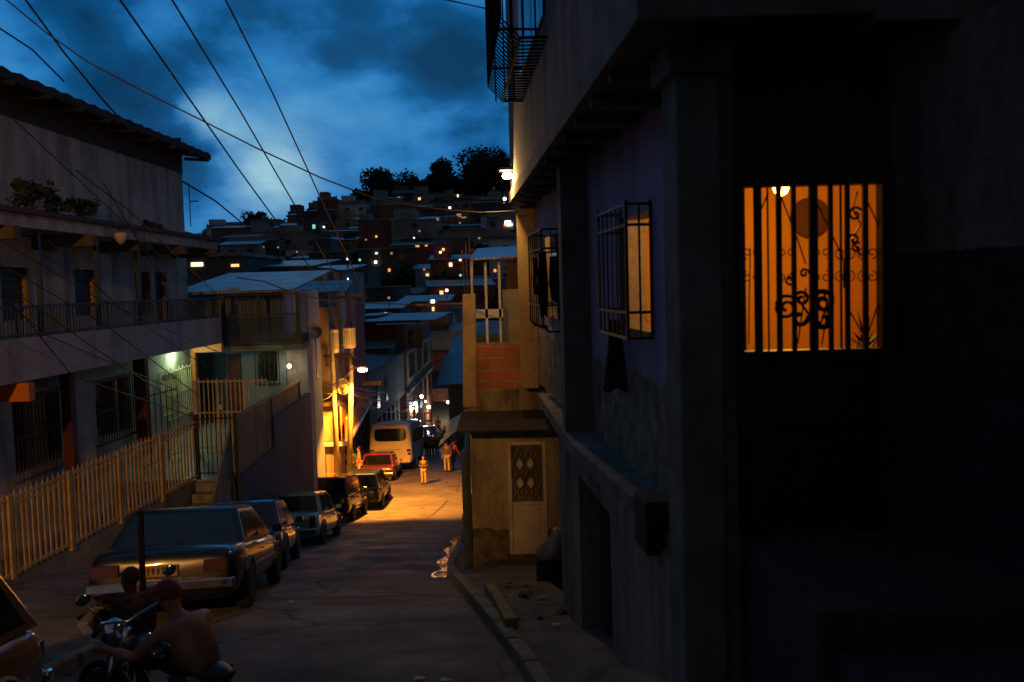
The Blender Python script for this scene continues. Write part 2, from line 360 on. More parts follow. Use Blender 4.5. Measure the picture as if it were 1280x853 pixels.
# water running down the gutter, pale blots beside it and old paint splashes
M_water=mat('gutter_water',(.02,.022,.025),None,.06,bmp=.3,scale=2,coat=1)
M_pale=mat('pale_blots',(.2,.2,.19),(.12,.12,.115),.6,scale=5)
def blot(pts,mat_,name,cnt,sp,sz,seed):
    r_=random.Random(seed); m=MB()
    for _ in range(cnt):
        k=r_.random()*(len(pts)-1); i=int(k); f=k-i; x=pts[i][0]*(1-f)+pts[i+1][0]*f+r_.gauss(0,sp); y=pts[i][1]*(1-f)+pts[i+1][1]*f+r_.gauss(0,sp*2)
        s=sz*r_.uniform(.3,1.3); n=7; z=roadz(x,y)+.012
        ring=[]
        for q in range(n):
            a=2*math.pi*q/n; rr=s*r_.uniform(.5,1.2); xx=x+rr*math.cos(a); yy=y+rr*1.8*math.sin(a); ring.append((xx,yy,zr(yy)-zr(y)+z))
        m.add(ring,[tuple(range(n))])
    return m.build(name,mat_,kind='stuff')
blot([(-1.55,20.5),(-1.5,18.5),(-1.42,16.5),(-1.40,16.0)],M_pale,'pale_blots',60,.06,.034,5)
blot([(-.75,12.2),(-.45,11.5),(-.2,10.6),(.05,9.6),(.1,9.2)],M_pale,'paint_splashes',45,.045,.03,6)
wt=sheet('gutter_water',M_water,fr(15.5,27,.5),2,lambda Y:XR(Y)-.34-.08*math.sin(Y*2.1),lambda Y:XR(Y)-.05,lambda x,Y,t:roadz(x,Y)+.008,kind='structure')
# kerbs and pavements on the right
def xw(Y): return 1.43-.087*Y
ZP=[(-8,-1.7),(3,-1.8),(5.3,-2.42),(7,-3.0),(9.45,-3.6),(12,-4.15),(14,-4.5),(15.3,-4.62),(17,-5.05),(20,-5.75)]
def zp(Y): return interp(ZP,Y) if Y<20 else zr(Y)+.16
def rb(Y): return xw(Y)+.2 if Y<15.4 else XR(Y)+1.1
def zpr(x,Y,t):
    a=zr(Y)+.14; b=max(zp(Y),a); s=min(1,max(0,(t-.12)/.5)); s=s*s*(3-2*s)
    n=0 if t<.02 else .05*math.sin(x*7.3+Y*2.1)*math.sin(Y*3.7-x*4)*(1-abs(2*s-1))+rough(x*1.7,Y*1.3)*.6
    return a+(b-a)*s+n
pave_r=sheet('pavement',M_pave,fr(-8,110,.35),16,XR,rb,zpr)
def kerb(name,ys,xf,zf,wd,h,mat_,label=None):
    m=MB(); j=0
    for a,b in zip(ys,ys[1:]):
        g=.012; m.hexa([(xf(a),a+g,zf(a)-.15),(xf(a)+wd,a+g,zf(a)-.15),(xf(b)+wd,b-g,zf(b)-.15),(xf(b),b-g,zf(b)-.15)],
               [(xf(a),a+g,zf(a)+h),(xf(a)+wd,a+g,zf(a)+h),(xf(b)+wd,b-g,zf(b)+h),(xf(b),b-g,zf(b)+h)])
    return m.build(name,mat_,kind='structure',bevel=.025)
kerb('kerb',fr(2,14.6,.9),lambda Y:XR(Y)-.12,lambda Y:zr(Y),.16,.15,M_kerbw)
kerb('kerb_far',fr(14.6,80,1.2),lambda Y:XR(Y)-.12,lambda Y:zr(Y),.16,.16,M_conc)
kp=[PZ(612,735,-4.15),PZ(622,756,-4.0),PZ(640,792,-3.75)]
for q_ in kp: q_.z=zpr(q_.x,q_.y,(q_.x-XR(q_.y))/(rb(q_.y)-XR(q_.y)))+.11
m=MB()
for a,b in zip(kp,kp[1:]):
    m.hexa([(a.x-.07,a.y,a.z-.5),(a.x+.07,a.y,a.z-.5),(b.x+.07,b.y,b.z-.5),(b.x-.07,b.y,b.z-.5)],[(a.x-.07,a.y,a.z),(a.x+.07,a.y,a.z),(b.x+.07,b.y,b.z),(b.x-.07,b.y,b.z)])
m.build('yellow_kerb',M_kerby,kind='structure',bevel=.03)
# rubble of the broken pavement edge
rr=random.Random(11)
for i in range(9):
    Y=rr.uniform(9.5,14); x=XR(Y)+rr.uniform(.15,.75); s=rr.uniform(.03,.08); m=MB().sphere((0,0,0),s,7,(1.3,1,.7))
    for k in range(len(m.v)): m.v[k]=m.v[k]*rr.uniform(.62,1.2)
    t=(x-XR(Y))/(rb(Y)-XR(Y)); z=zpr(x,Y,t)
    m.xf(Matrix.Translation((x,Y,z+s*.3)))
    m.build('rubble_chunk',M_concd,label='small grey concrete chunk lying on the broken pavement edge by the yellow kerb',cat='rubble',group='concrete chunks on the broken pavement edge')
# left pavement, kerb and terrace
def fx(Y): return -8.24+.152*(Y-14.8)      # line of the yellow fence
def lb(Y): return fx(Y)+.02 if Y<21 else interp([(21,-6.4),(21.2,-6.4),(31,-6.87),(31.4,-7.9),(41.5,-7.8),(57,-9.1),(75,-9.0),(110,-9.2)],Y)
sheet('pavement_left',M_pave,fr(-6,110,.5),8,lambda Y:lb(Y)-.1,XL,lambda x,Y,t:zr(Y)+.14+(.12*(1-t) if Y<20 else 0)+rough(x*1.7,Y*1.3)*.5*(1-t))
kerb('kerb_left',fr(4,60,1.1),lambda Y:XL(Y)-.06,lambda Y:zr(Y),.15,.15,M_conc)
def tz(Y): return -4.57+.05*(Y-14.8)
m=MB(); ys=[0,8,14.8,20.9]
for a,b in zip(ys,ys[1:]):
    m.hexa([(-14,a,-9),(fx(a)-.02,a,-9),(fx(b)-.02,b,-9),(-14,b,-9)],[(-14,a,tz(a)),(fx(a)-.02,a,tz(a)),(fx(b)-.02,b,tz(b)),(-14,b,tz(b))])
m.build('terrace',M_conc,kind='structure')
M_tile=mat('terrace_tile',(.30,.31,.27),(.2,.2,.17),.5,scale=3)
MB().hexa([(-14,20.92,-9),(-6.62,20.92,-9),(-6.9,30,-9),(-14,30,-9)],[(-14,20.92,-4.262),(-6.62,20.92,-4.262),(-6.9,30,-4.262),(-14,30,-4.262)]).build('gate_landing',M_tile,kind='structure')
# grass tufts between pavement and terrace wall
def grass(name,spots,n,seed,h=.16):
    r_=random.Random(seed); m=MB()
    for _ in range(n):
        x,y,z,s=r_.choice(spots); x+=r_.gauss(0,s); y+=r_.gauss(0,s); z=z(x,y) if callable(z) else z
        for k in range(5):
            a=r_.uniform(0,6.28); l=h*r_.uniform(.4,1.2); dx,dy=math.cos(a),math.sin(a)
            m.add([(x-dy*.008,y+dx*.008,z-.02),(x+dy*.008,y-dx*.008,z-.02),(x+dx*l*.6,y+dy*l*.6,z+l)],[(0,1,2)])
    return m.build(name,M_leaf,kind='stuff')
grass('weeds',[(fx(Y)+.35,Y,lambda x,y:zr(y)+.2,.22) for Y in fr(9.5,14,.4)],420,5)
# ---------------------------------------------------------------- terrain
HB=[(60,-17),(85,-16.5),(100,-12),(120,-8),(160,-1),(200,6),(260,15),(320,24),(350,26),(450,10),(600,-10),(1500,-30)]
SP=[(-400,.5),(240,.56),(300,.68),(370,.82),(395,1.04),(640,1.06),(900,1.2)]
def hz(x,Y):
    if Y<=85: return min(zr(Y)-1.2,-3.3) if Y>4 else -3.6+.02*Y
    h=interp(HB,Y); s=interp(SP,640+1150*x/Y)
    return h*s if h>0 else h+ (s-1)*2
M_hill=mat('hill_ground',(.03,.035,.018),(.05,.04,.028),.95,scale=.08,bmp=0)
xs=[-900,-600,-400]+fr(-300,300,15)+[400,600,900]; ys=[-80,-40,-12,-4,3]+fr(8,84,4)+fr(88,460,8)+[520,620,800,1100,1500]
m=MB()
for Y in ys:
    for x in xs: m.v.append(Vector((x,Y,hz(x,Y))))
k=len(xs)
for j in range(len(ys)-1):
    for i in range(k-1): a=j*k+i; m.f.append((a,a+1,a+1+k,a+k))
m.build('terrain',M_hill,smooth=True,kind='structure')
# ---------------------------------------------------------------- right house (near)
M_lilac=plaster('lilac_render',(.34,.29,.44),(.20,.16,.26),(.28,.24,.18),-.78,scale=.9,wob=.22)
M_lowwall=plaster('stained_lower_wall',(.26,.22,.155),(.06,.05,.04),scale=1.4)
M_upwall=plaster('weathered_upper_wall',(.22,.18,.165),(.06,.052,.05),scale=1.6,bmp=1.1)
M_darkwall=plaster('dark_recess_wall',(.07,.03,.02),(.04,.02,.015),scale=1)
M_pink=plaster('mauve_pilaster',(.22,.10,.13),(.08,.05,.06),scale=1.5)
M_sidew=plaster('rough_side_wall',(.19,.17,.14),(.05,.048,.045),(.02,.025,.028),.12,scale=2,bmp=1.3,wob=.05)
M_orange=mat('orange_room_wall',(.60,.27,.02),(.54,.235,.015),.8,scale=1.5,bmp=.1)
def rh(Y,off=0): return (xw(Y)+off,Y)      # column line of the facade; wall stands .3 further in
H=empty('corner_house',(1.43,8,-3.3),'near two-storey house on the right with lilac wall, overhanging upper floor and lit window','house')
def hb(m,name,mat_,**k):
    m.xf(Matrix.Translation(-Vector(H.location))); return m.build(name,mat_,H,**k)
WT=.2
def fwall(m,Y0,Y1,z0,z1,off,t=WT): m.wall(rh(Y1,off),rh(Y0,off),z0,z1,-t)   # thickness away from street
# upper storey wall (lilac) with window opening Y 7.24..8.2, z -.42..+.62
WY0,WY1,WZ0,WZ1=7.24,8.2,-.40,.55
m=MB(); fwall(m,5.62,WY0,-1.62,1.34,.3); fwall(m,WY1,15.3,-1.62,1.34,.3); fwall(m,WY0,WY1,-1.62,WZ0,.3); fwall(m,WY0,WY1,WZ1,1.34,.3)
hb(m,'wall',M_lilac)
# lower storey wall with two dark doorways
LD=[(7.65,9.3)]
m=MB(); prev=5.64
for a,b in LD:
    fwall(m,prev,a,-6,-1.74,.02); fwall(m,a,b,-1.95,-1.74,.02); prev=b
fwall(m,10.72,15.3,-6,-1.77,.75)
fwall(m,prev,10.7,-6,-1.74,.02); m.box(xw(10.7)+.23,xw(10.7)+1,10.6,10.7,-6,-1.77); hb(m,'lower_wall',M_lowwall)
for a,b in LD:
    m=MB(); fwall(m,a,b,-6,-1.95,.3,.05); 
    for k in range(1,4):
        Y=a+(b-a)*k/4; m.bar((xw(Y)+.29,Y,-5),(xw(Y)+.29,Y,-2),.03)
    hb(m,'cellar_door',M_dkplastic)
# columns
m=MB(); m.hexa([(xw(5.3),5.3,-3.4),(1.22,5.3,-3.4),(1.24,5.63,-3.4),(xw(5.63),5.63,-3.4)],[(xw(5.3),5.3,1.22),(1.22,5.3,1.22),(1.24,5.63,1.22),(xw(5.63),5.63,1.22)])
m.hexa([(xw(5.3)-.05,5.22,1.16),(1.27,5.22,1.16),(1.27,5.7,1.16),(xw(5.7)-.05,5.7,1.16)],[(xw(5.3)-.05,5.22,1.335),(1.27,5.22,1.335),(1.27,5.7,1.335),(xw(5.7)-.05,5.7,1.335)])
hb(m,'column',M_concd,bevel=.015)
m=MB(); a=xw(9.97); m.hexa([(a,9.97,-1.7),(a+.32,9.97,-1.7),(a+.32,10.25,-1.7),(a-.02,10.25,-1.7)],[(a,9.97,1.34),(a+.32,9.97,1.34),(a+.32,10.25,1.34),(a-.02,10.25,1.34)])
hb(m,'column',M_concd,bevel=.012)
m=MB(); a=xw(15.0); m.hexa([(a,15.0,-1.7),(a+.3,15.0,-1.7),(a+.3,15.3,-1.7),(a,15.3,-1.7)],[(a,15.0,1.34),(a+.3,15.0,1.34),(a+.3,15.3,1.34),(a,15.3,1.34)])
hb(m,'column',plaster('ochre_column',(.36,.26,.13),(.22,.16,.09),scale=1.5),bevel=.012)
# ledge
lp=[PZ(673,496,-1.66),PZ(714,560,-1.66),PZ(790,628,-1.66)]
lp=[Vector((p.x,p.y)) for p in lp]+[Vector((.98,5.7))]
m=MB()
for a,b in zip(lp,lp[1:]):
    m.hexa([(a.x,a.y,-1.76),(b.x,b.y,-1.76),(xw(b.y)+.32,b.y,-1.76),(xw(a.y)+.32,a.y,-1.76)],[(a.x,a.y,-1.62),(b.x,b.y,-1.62),(xw(b.y)+.32,b.y,-1.62),(xw(a.y)+.32,a.y,-1.62)])
hb(m,'ledge',mat('ledge_concrete',(.22,.205,.195),(.09,.085,.08),.9,scale=3,bmp=1.0))
# overhanging upper floor
def xo(Y): return .065-.064*(Y-15.0)
m=MB(); m.hexa([(xo(4.85),4.85,1.52),(1.9,4.85,1.52),(1.9,15.3,1.52),(xo(15.3),15.3,1.52)],[(xo(4.85),4.85,6.5),(1.9,4.85,6.5),(1.9,15.3,6.5),(xo(15.3),15.3,6.5)])
m.box(1.9,4.5,4.85,9,1.52,6.5)
hb(m,'upper_wall',M_upwall)
m=MB()
m.hexa([(xo(4.8)-.03,4.8,1.343),(1.9,4.8,1.343),(1.9,15.32,1.343),(xo(15.32)-.03,15.32,1.343)],[(xo(4.8)-.03,4.8,1.517),(1.9,4.8,1.517),(1.9,15.32,1.517),(xo(15.32)-.03,15.32,1.517)])
m.box(1.903,4.5,4.8,9,1.3,1.517)
hb(m,'floor_slab',M_concd)
for Y in fr(5.9,14.7,.8):          # rough joists under the overhang
    m=MB(); m.hexa([(xo(Y)+.02,Y,1.26),(xw(Y)+.29,Y,1.26),(xw(Y)+.29,Y+.1,1.26),(xo(Y)+.02,Y+.1,1.26)],[(xo(Y)+.02,Y,1.34),(xw(Y)+.29,Y,1.34),(xw(Y)+.29,Y+.1,1.34),(xo(Y)+.02,Y+.1,1.34)])
    hb(m,'joist',M_concd)
# front wall facing the camera with the door; mauve pilaster
DX0,DX1,DZ0,DZ1=1.305,2.19,-1.47,.62
m=MB(); m.box(1.223,DX0,5.34,5.5,-3.4,1.34); hb(m,'pilaster',M_pink)
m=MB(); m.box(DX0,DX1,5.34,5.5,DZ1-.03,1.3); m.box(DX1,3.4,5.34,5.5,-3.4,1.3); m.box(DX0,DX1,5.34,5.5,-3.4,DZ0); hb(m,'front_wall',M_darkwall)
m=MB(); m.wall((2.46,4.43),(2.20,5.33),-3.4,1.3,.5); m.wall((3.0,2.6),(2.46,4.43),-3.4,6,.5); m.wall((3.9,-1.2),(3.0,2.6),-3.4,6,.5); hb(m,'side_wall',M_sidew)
m=MB(); m.wall((2.95,2.75),(2.58,4.0),.95,2.6,-.03); hb(m,'side_window',M_dkglass)
for k in range(5):
    t=k/4; hb(MB().bar((2.94-.37*t,2.75+1.25*t,.95),(2.94-.37*t,2.75+1.25*t,2.6),.02),'window_bar',M_iron)
# lit room
m=MB()
m.box(1.25,4.3,9.3,9.4,-1.5,1.3); m.box(4.2,4.3,5.5,9.3,-1.5,1.3); m.box(1.25,4.2,5.5,9.3,1.2,1.3)
hb(m,'room_wall',M_orange)
m=MB(); m.box(1.2,4.3,5.5,9.4,-1.62,-1.5); hb(m,'room_floor',mat('room_floor_tile',(.3,.15,.08),None,.5))
m=MB(); m.lathe([(.02,0),(.19,.0),(.2,.02),(.17,.05),(.02,.05)],(0,0,0),20,'y'); m.xf(Matrix.Translation(P(1013,272,9.2)))
m.build('straw_hat',mat('straw_hat_brown',(.12,.05,.015),(.08,.03,.01),.9,scale=30,bmp=.6),label='round dark wicker disc hung on the orange wall behind the barred door',cat='wall ornament')
bp=P(976,233,7.6); L1=empty('ceiling_lamp',(bp.x,bp.y,1.2),'glowing warm ceiling lamp inside the orange room behind the barred door','lamp')
MB().tube([(0,0,0),(0,0,bp.z-1.2+.08)],.006).build('cord',M_wire,L1)
MB().sphere((0,0,bp.z-1.2),.07,12,(1,1,1.15)).build('bulb',emit('room_bulb',(1,.6,.15),7),L1,True)
lamp('room_light',(bp.x,bp.y-.05,bp.z-.15),(1,.5,.075),75,.08)
# clay pot plant seen low behind the grille
pp=P(1080,445,6.1); g=empty('potted_plant',(pp.x,pp.y,-1.5),'small leafy potted plant standing behind the lower right of the barred door','plant')
MB().lathe([(.09,0),(.13,.25),(.14,.27)],(0,0,0),12).build('pot',mat('clay_pot',(.25,.1,.05),None,.8),g,True)
m=MB(); r_=random.Random(2)
for i in range(120):
    a=r_.uniform(0,6.28);b=r_.uniform(.2,1.4);l=r_.uniform(.1,.22); z=.27+r_.uniform(0,.8)
    d=Vector((math.cos(a)*math.cos(b),math.sin(a)*math.cos(b),math.sin(b)))*l; s=Vector((-math.sin(a),math.cos(a),0))*.02; o=Vector((0,0,z))
    m.add([o,o+d*.5+s,o+d,o+d*.5-s],[(0,1,2,3)])
m.tube([(0,0,.2),(0,0,1.0)],.01); m.build('leaves',M_leaf,g)
# barred door
D=empty('barred_door',(DX0,5.33,DZ0),'black iron street door with solid lower panel and barred, scrolled upper opening glowing orange','door')
def db(m,name,mat_=M_iron,**k): m.xf(Matrix.Translation(-Vector(D.location))); return m.build(name,mat_,D,**k)
gz0,gz1=-.42,.52
def dp(px,py): 
    p=P(px,py,5.3); return p
m=MB(); m.box(DX0,DX0+.03,5.27,5.37,DZ0,DZ1); m.box(DX1-.06,DX1,5.27,5.37,DZ0,DZ1); m.box(DX0+.03,DX1-.06,5.27,5.37,gz1,DZ1); m.box(DX0+.03,DX1-.06,5.27,5.37,gz0-.05,gz0); m.box(DX0+.03,DX1-.06,5.27,5.37,DZ0,DZ0+.05)
db(m,'door_frame',bevel=.004)
m=MB(); m.box(DX0+.03,DX1-.06,5.30,5.345,DZ0+.05,gz0-.05); m.box(DX0+.12,DX1-.15,5.288,5.30,DZ0+.15,-.95); m.box(DX0+.12,DX1-.15,5.288,5.30,-.88,gz0-.13); db(m,'panel',bevel=.005)
for x0,x1 in ((944,953),(962,964),(972,978),(991,996),(1013,1023),(1037,1042),(1053.5,1056),(1058,1063),(1080,1086)):
    xc=dp((x0+x1)/2,336).x; wd=(x1-x0)*5.3/1150
    db(MB().box(xc-wd/2,xc+wd/2,5.30 if wd>.015 else 5.34,5.33 if wd>.015 else 5.35,gz0,gz1),'bar')
def scroll(c,r,turns,a0,sgn=1,n=26):
    return [Vector((c[0]+r*(1-.8*i/n)*math.cos(a0+sgn*turns*2*math.pi*i/n),5.345,c[1]+r*(1-.8*i/n)*math.sin(a0+sgn*turns*2*math.pi*i/n))) for i in range(n+1)]
m=MB()
for px in (948,992,1036,1066,1094):            # scroll rows at mid height
    for py,sg,a in ((316,1,-1.6),(346,-1,1.6)):
        p=dp(px,py)
        m.tube(scroll((p.x,p.z),.034,1.2,a,sg),.0035,4); m.tube(scroll((p.x-.055,p.z),.034,1.2,a,-sg),.0035,4)
for a,b in (((975,235),(1000,300)),((1000,300),(1010,330)),((1025,255),(1058,325)),((1058,325),(1058,360)),((963,240),(950,270)),((1085,245),(1103,285)),((1060,380),(1086,425)),((1086,425),(1103,375)),((1010,360),(1000,430)),((1045,345),(1030,432)),((940,310),(938,430))):
    m.tube([dp(*a)+Vector((0,.04,0)),dp(*b)+Vector((0,.04,0))],.0045,4)
db(m,'scrollwork')
m=MB()
def sc(px,py,r,t,a,s,rad=.006):
    rad*=1.25; r*=1.08
    p=dp(px,py); m.tube([q+Vector((0,-.035,0)) for q in scroll((p.x,p.z),r,t,a,s)],rad,5)
sc(984,385,.07,1.6,.8,1,.008); sc(1003,374,.045,1.4,3.6,-1,.008); sc(1030,378,.062,1.3,2.2,-1,.012); sc(1000,397,.05,.9,.2,-1,.012); sc(1031,400,.05,.8,3.2,1,.014); sc(988,350,.036,1.2,1.4,-1); sc(1006,342,.026,1.2,0,1)
sc(1070,268,.04,1.2,.6,1); sc(1068,300,.035,1.1,3.6,-1); sc(1072,310,.03,1,1,1)
m.tube([dp(976,370),dp(996,372),dp(1010,392),dp(1026,404),dp(1034,380),dp(1030,366)],.008,5)
m.tube([dp(1072,240),dp(1066,262),dp(1076,280),dp(1066,300),dp(1076,320)],.006,5)
db(m,'iron_flower')
# door step landing and steps
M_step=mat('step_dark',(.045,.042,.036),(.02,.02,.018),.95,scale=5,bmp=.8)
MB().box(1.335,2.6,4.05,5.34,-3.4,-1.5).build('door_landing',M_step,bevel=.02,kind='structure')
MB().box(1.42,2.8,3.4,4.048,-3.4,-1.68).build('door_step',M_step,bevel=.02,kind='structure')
# the open casement cage with lit window on the lilac wall
G=empty('window_cage',(xw(7.7)+.3,7.7,WZ0-.1),'bulging black iron window cage on the lilac wall with the open, orange-lit window','window grille')
def gb(m,name,mat_=M_iron,**k): m.xf(Matrix.Translation(-Vector(G.location))); return m.build(name,mat_,G,**k)
gx=lambda Y,o: xw(Y)+.3-o
y0,y1,z0,z1,po=7.16,8.32,-.44,.60,.2
m=MB()
for zz_ in (z0,z1,z1-.16,z0+.2):
    pr=[(gx(y0,0),y0,zz_),(gx(y0,po),y0,zz_),(gx(y1,po),y1,zz_),(gx(y1,0),y1,zz_)]
    for a,b in zip(pr,pr[1:]): m.bar(a,b,.022)
for Y,o in ((y0,0.01),(y0,po),(y1,po),(y1,.01)): m.bar((gx(Y,o),Y,z0),(gx(Y,o),Y,z1+.03),.024)
gb(m,'cage_frame')
for k in range(1,6): Y=y0+(y1-y0)*k/6; gb(MB().bar((gx(Y,po),Y,z0),(gx(Y,po),Y,z1),.014),'cage_bar')
gb(MB().bar((gx(y0,po*.5),y0,z0),(gx(y0,po*.5),y0,z1),.016),'cage_bar')
m=MB(); m.wall((gx(8.2,0),8.19),(gx(8.2,0)-.04,7.74),WZ0+.02,WZ1-.01,.03); gb(m,'casement',mat('shutter_paint',(.02,.035,.05),None,.4))
m=MB(); m.wall(rh(WY1,.285),rh(WY0,.285),WZ0-.05,WZ0,-.18); gb(m,'window_sill',M_conc)
# dark cloths hung out of the cage
def cloth(name,pts,wd,label,cat,c,grp=None,seed=0,parent=None):
    """a hanging cloth: pts = centre line from top to bottom (world), wd = widths; folds by sine"""
    m=MB(); r_=random.Random(seed); n=14; rows=18; P_=[Vector(p) for p in pts]
    def at(t):
        k=t*(len(P_)-1); i=min(int(k),len(P_)-2); f=k-i; return P_[i].lerp(P_[i+1],f), wd[i]*(1-f)+wd[i+1]*f
    ph=[r_.uniform(0,6) for _ in range(4)]
    for side in (0,1):
        for j in range(rows+1):
            t=j/rows; c_,w_=at(t)
            for i in range(n+1):
                u=i/n-.5; fold=.018*math.sin(u*16+ph[0]+t*2)+.012*math.sin(u*33+ph[1]-t*3)
                m.v.append(c_+Vector((-fold-(.008 if side else 0),u*w_,.02*math.sin(u*9+ph[2])*(t))))
    k=n+1; o=(rows+1)*k
    for j in range(rows):
        for i in range(n):
            a=j*k+i; m.f.append((a,a+1,a+1+k,a+k)); m.f.append((o+a,o+a+k,o+a+1+k,o+a+1))
    for j in range(rows):
        for i in (0,n): a=j*k+i; m.f.append((a,a+k,o+a+k,o+a))
    for i in range(n):
        for j in (0,rows): a=j*k+i; m.f.append((a,a+1,o+a+1,o+a))
    return m.build(name,c,parent,smooth=True,label=label,cat=cat,group=grp)
M_cloth=mat('dark_cloth',(.03,.015,.018),(.015,.01,.014),.9,scale=8); M_cloth2=mat('black_cloth',(.012,.01,.012),None,.9,scale=8)
a=P(768,400,8.15); b=P(772,440,8.15); c=P(768,488,8.15)
cloth('hanging_cloth',[a,b,c],[.08,.16,.24],'dark red-brown cloth hanging from the bottom of the lit window cage','cloth',M_cloth,seed=3).rotation_euler=(0,0,R(70))
# second cage, far bay, with clothes
G2=empty('window_cage',(xw(12.9)+.3,12.9,-.75),'rusty bulging window cage hung with black clothes at the far end of the lilac wall','window grille')
def gb2(m,name,mat_=M_iron,**k): m.xf(Matrix.Translation(-Vector(G2.location))); return m.build(name,mat_,G2,**k)
y0,y1,z0,z1,po=12.15,13.7,-.63,.72,.25
m=MB()
for zz_ in (z1,z1-.25,z0+.35,z0):
    in_=.0 if zz_!=z0 else .07
    pr=[(gx(y0,0),y0,zz_),(gx(y0,po-in_),y0,zz_),(gx(y1,po-in_),y1,zz_),(gx(y1,0),y1,zz_)]
    for a,b in zip(pr,pr[1:]): m.bar(a,b,.025)
for Y,o in ((y0,po),(y1,po)): m.tube([(gx(Y,o),Y,z1),(gx(Y,o),Y,z0+.1),(gx(Y,o-.07),Y,z0)],.014)
gb2(m,'cage_frame')
for k in range(1,6): Y=y0+(y1-y0)*k/6; gb2(MB().tube([(gx(Y,po),Y,z1),(gx(Y,po),Y,z0+.1),(gx(Y,po-.07),Y,z0)],.009),'cage_bar')
gb2(MB().bar((gx(y0,po*.5),y0,z0),(gx(y0,po*.5),y0,z1),.012),'cage_bar')
m=MB(); m.wall(rh(13.5,.29),rh(12.35,.29),z0+.15,z1-.05,.02); gb2(m,'pane',M_dkglass)
x=gx(12.1,po)+.01
cloth('hanging_trousers',[(x,12.1,.42),(x,12.1,0),(x-.01,12.1,-.42)],[.10,.14,.10],'long black garment hung on the front of the far window cage','clothes',M_cloth2,'clothes hung on the far window cage',4).rotation_euler=(0,0,R(85))
cloth('hanging_shirt',[(x-.1,12.5,.36),(x-.1,12.5,.1),(x-.1,12.5,-.12)],[.2,.55,.5],'black shirt hung on the street side of the far window cage','clothes',M_cloth2,'clothes hung on the far window cage',5)
cloth('hanging_towel',[(x+.2,12.06,.36),(x+.2,12.06,.0),(x+.2,12.06,-.22)],[.22,.26,.2],'short black cloth hung next to the wall on the far window cage','clothes',M_cloth2,'clothes hung on the far window cage',6).rotation_euler=(0,0,R(85))
# tall cage on the upper floor
G3=empty('balcony_cage',(xo(11),11,2.3),'tall black iron cage projecting from the upper floor over the street','window grille')
M_cagei=mat('cage_iron',(.006,.006,.006),None,.95,bmp=0); M_cagei.node_tree.nodes['Principled BSDF'].inputs['Specular IOR Level'].default_value=.1
def gb3(m,name,mat_=M_cagei,**k): m.xf(Matrix.Translation(-Vector(G3.location))); return m.build(name,mat_,G3,**k)
y0,y1,z0,z1,po=9.2,12.3,2.42,5.2,.46
cx=lambda Y,o: xo(Y)-o
m=MB()
for zz_ in (z0,2.85,3.35,3.9,4.5,z1):
    pr=[(cx(y0,0),y0,zz_),(cx(y0,po if zz_>z0 else po*.6),y0,zz_),(cx(y1,po if zz_>z0 else po*.6),y1,zz_),(cx(y1,0),y1,zz_)]
    for a,b in zip(pr,pr[1:]): m.bar(a,b,.028)
gb3(m,'cage_frame')
for k in range(22):
    Y=y0+(y1-y0)*k/21; gb3(MB().tube([(cx(Y,po),Y,z1),(cx(Y,po),Y,z0+.2),(cx(Y,po*.6),Y,z0),(cx(Y,0),Y,z0)],.011,5),'cage_bar')
for o in (.12,.24,.36):
    for Y in (y0,y1): gb3(MB().tube([(cx(Y,o),Y,z1),(cx(Y,o),Y,z0)],.011,5),'cage_bar')
m=MB(); m.wall((cx(y1,.02),y1-.2),(cx(y0,.02),y0+.2),2.7,5,.0+.02); gb3(m,'pane',M_dkglass)
# lamp on the far corner of the overhang
lpz=P(641,218,14.6); LQ=empty('wall_lamp',(xo(14.6),14.6,lpz.z),'blazing warm bulkhead lamp on the far corner of the overhanging upper floor','lamp')
MB().tube([(0,0,0),(-.05,0,.06),(-.09,0,.06)],.015).build('bracket',M_iron,LQ)
MB().box(-.22,-.0,-.17,.17,.045,.1).build('lamp_shade',M_iron,LQ,bevel=.01)
MB().sphere((-.09,0,-.02),.075,12,(1.1,1,.75)).build('bulb',emit('corner_bulb',(1,.72,.35),45),LQ,True)
lamp('wall_lamp_light',(xo(14.6)-.13,14.5,lpz.z-.10),(1,.55,.16),120,.04)
# air conditioner on the ledge, near column
p=P(822,645,6.05); A=empty('air_conditioner',(p.x,p.y,-1.78),'small black air conditioner box on the ledge beside the near column','air conditioner')
m=MB().box(-.12,.12,-.17,.17,0,.35); m.build('casing',mat('casing_black',(.012,.012,.012),None,.9),A,bevel=.012)
m=MB()
for k in range(7): m.box(-.10,.10,-.182,-.172,.2+k*.02,.207+k*.02)
m.build('vent',mat('vent_slats',(.05,.06,.065),None,.4),A)
for o in A.children: pass
A.rotation_euler=(0,0,R(5))
# rubbish bag on crate by the far doorway
p=PZ(690,726,-4.5); C_=empty('black_crate',(p.x,p.y,-4.5),'black crate standing by the cream door','crate')
m=MB()
s=.23
m.box(-s,s,-s,s,0,.03)
for x0,x1,y0_,y1_ in ((-s,s,-s,-s+.02),(-s,s,s-.02,s),(-s,-s+.02,-s+.02,s-.02),(s-.02,s,-s+.02,s-.02)):
    for a,b in ((.03,.1),(.16,.22),(.28,.38)): m.box(x0,x1,y0_,y1_,a,b)
for x in (-s+.02,0,s-.02):
    for y in (-s+.012,s-.012): m.box(x-.02,x+.02,y-.01,y+.01,.03,.3)
m.build('crate_shell',M_dkplastic,C_)
m=MB().sphere((0,0,.25),.24,18,(1,.9,1.25)); r_=random.Random(8)
for i,v_ in enumerate(m.v):
    a=math.atan2(v_.y,v_.x); v_*=1+.06*math.sin(a*5+v_.z*9)+.05*math.sin(a*9-v_.z*14)
    if v_.z>.38: v_.x*=.55; v_.y*=.55; v_.z+=.12; v_.x+=.1
m.xf(Matrix.Translation((p.x,p.y,-4.37)))
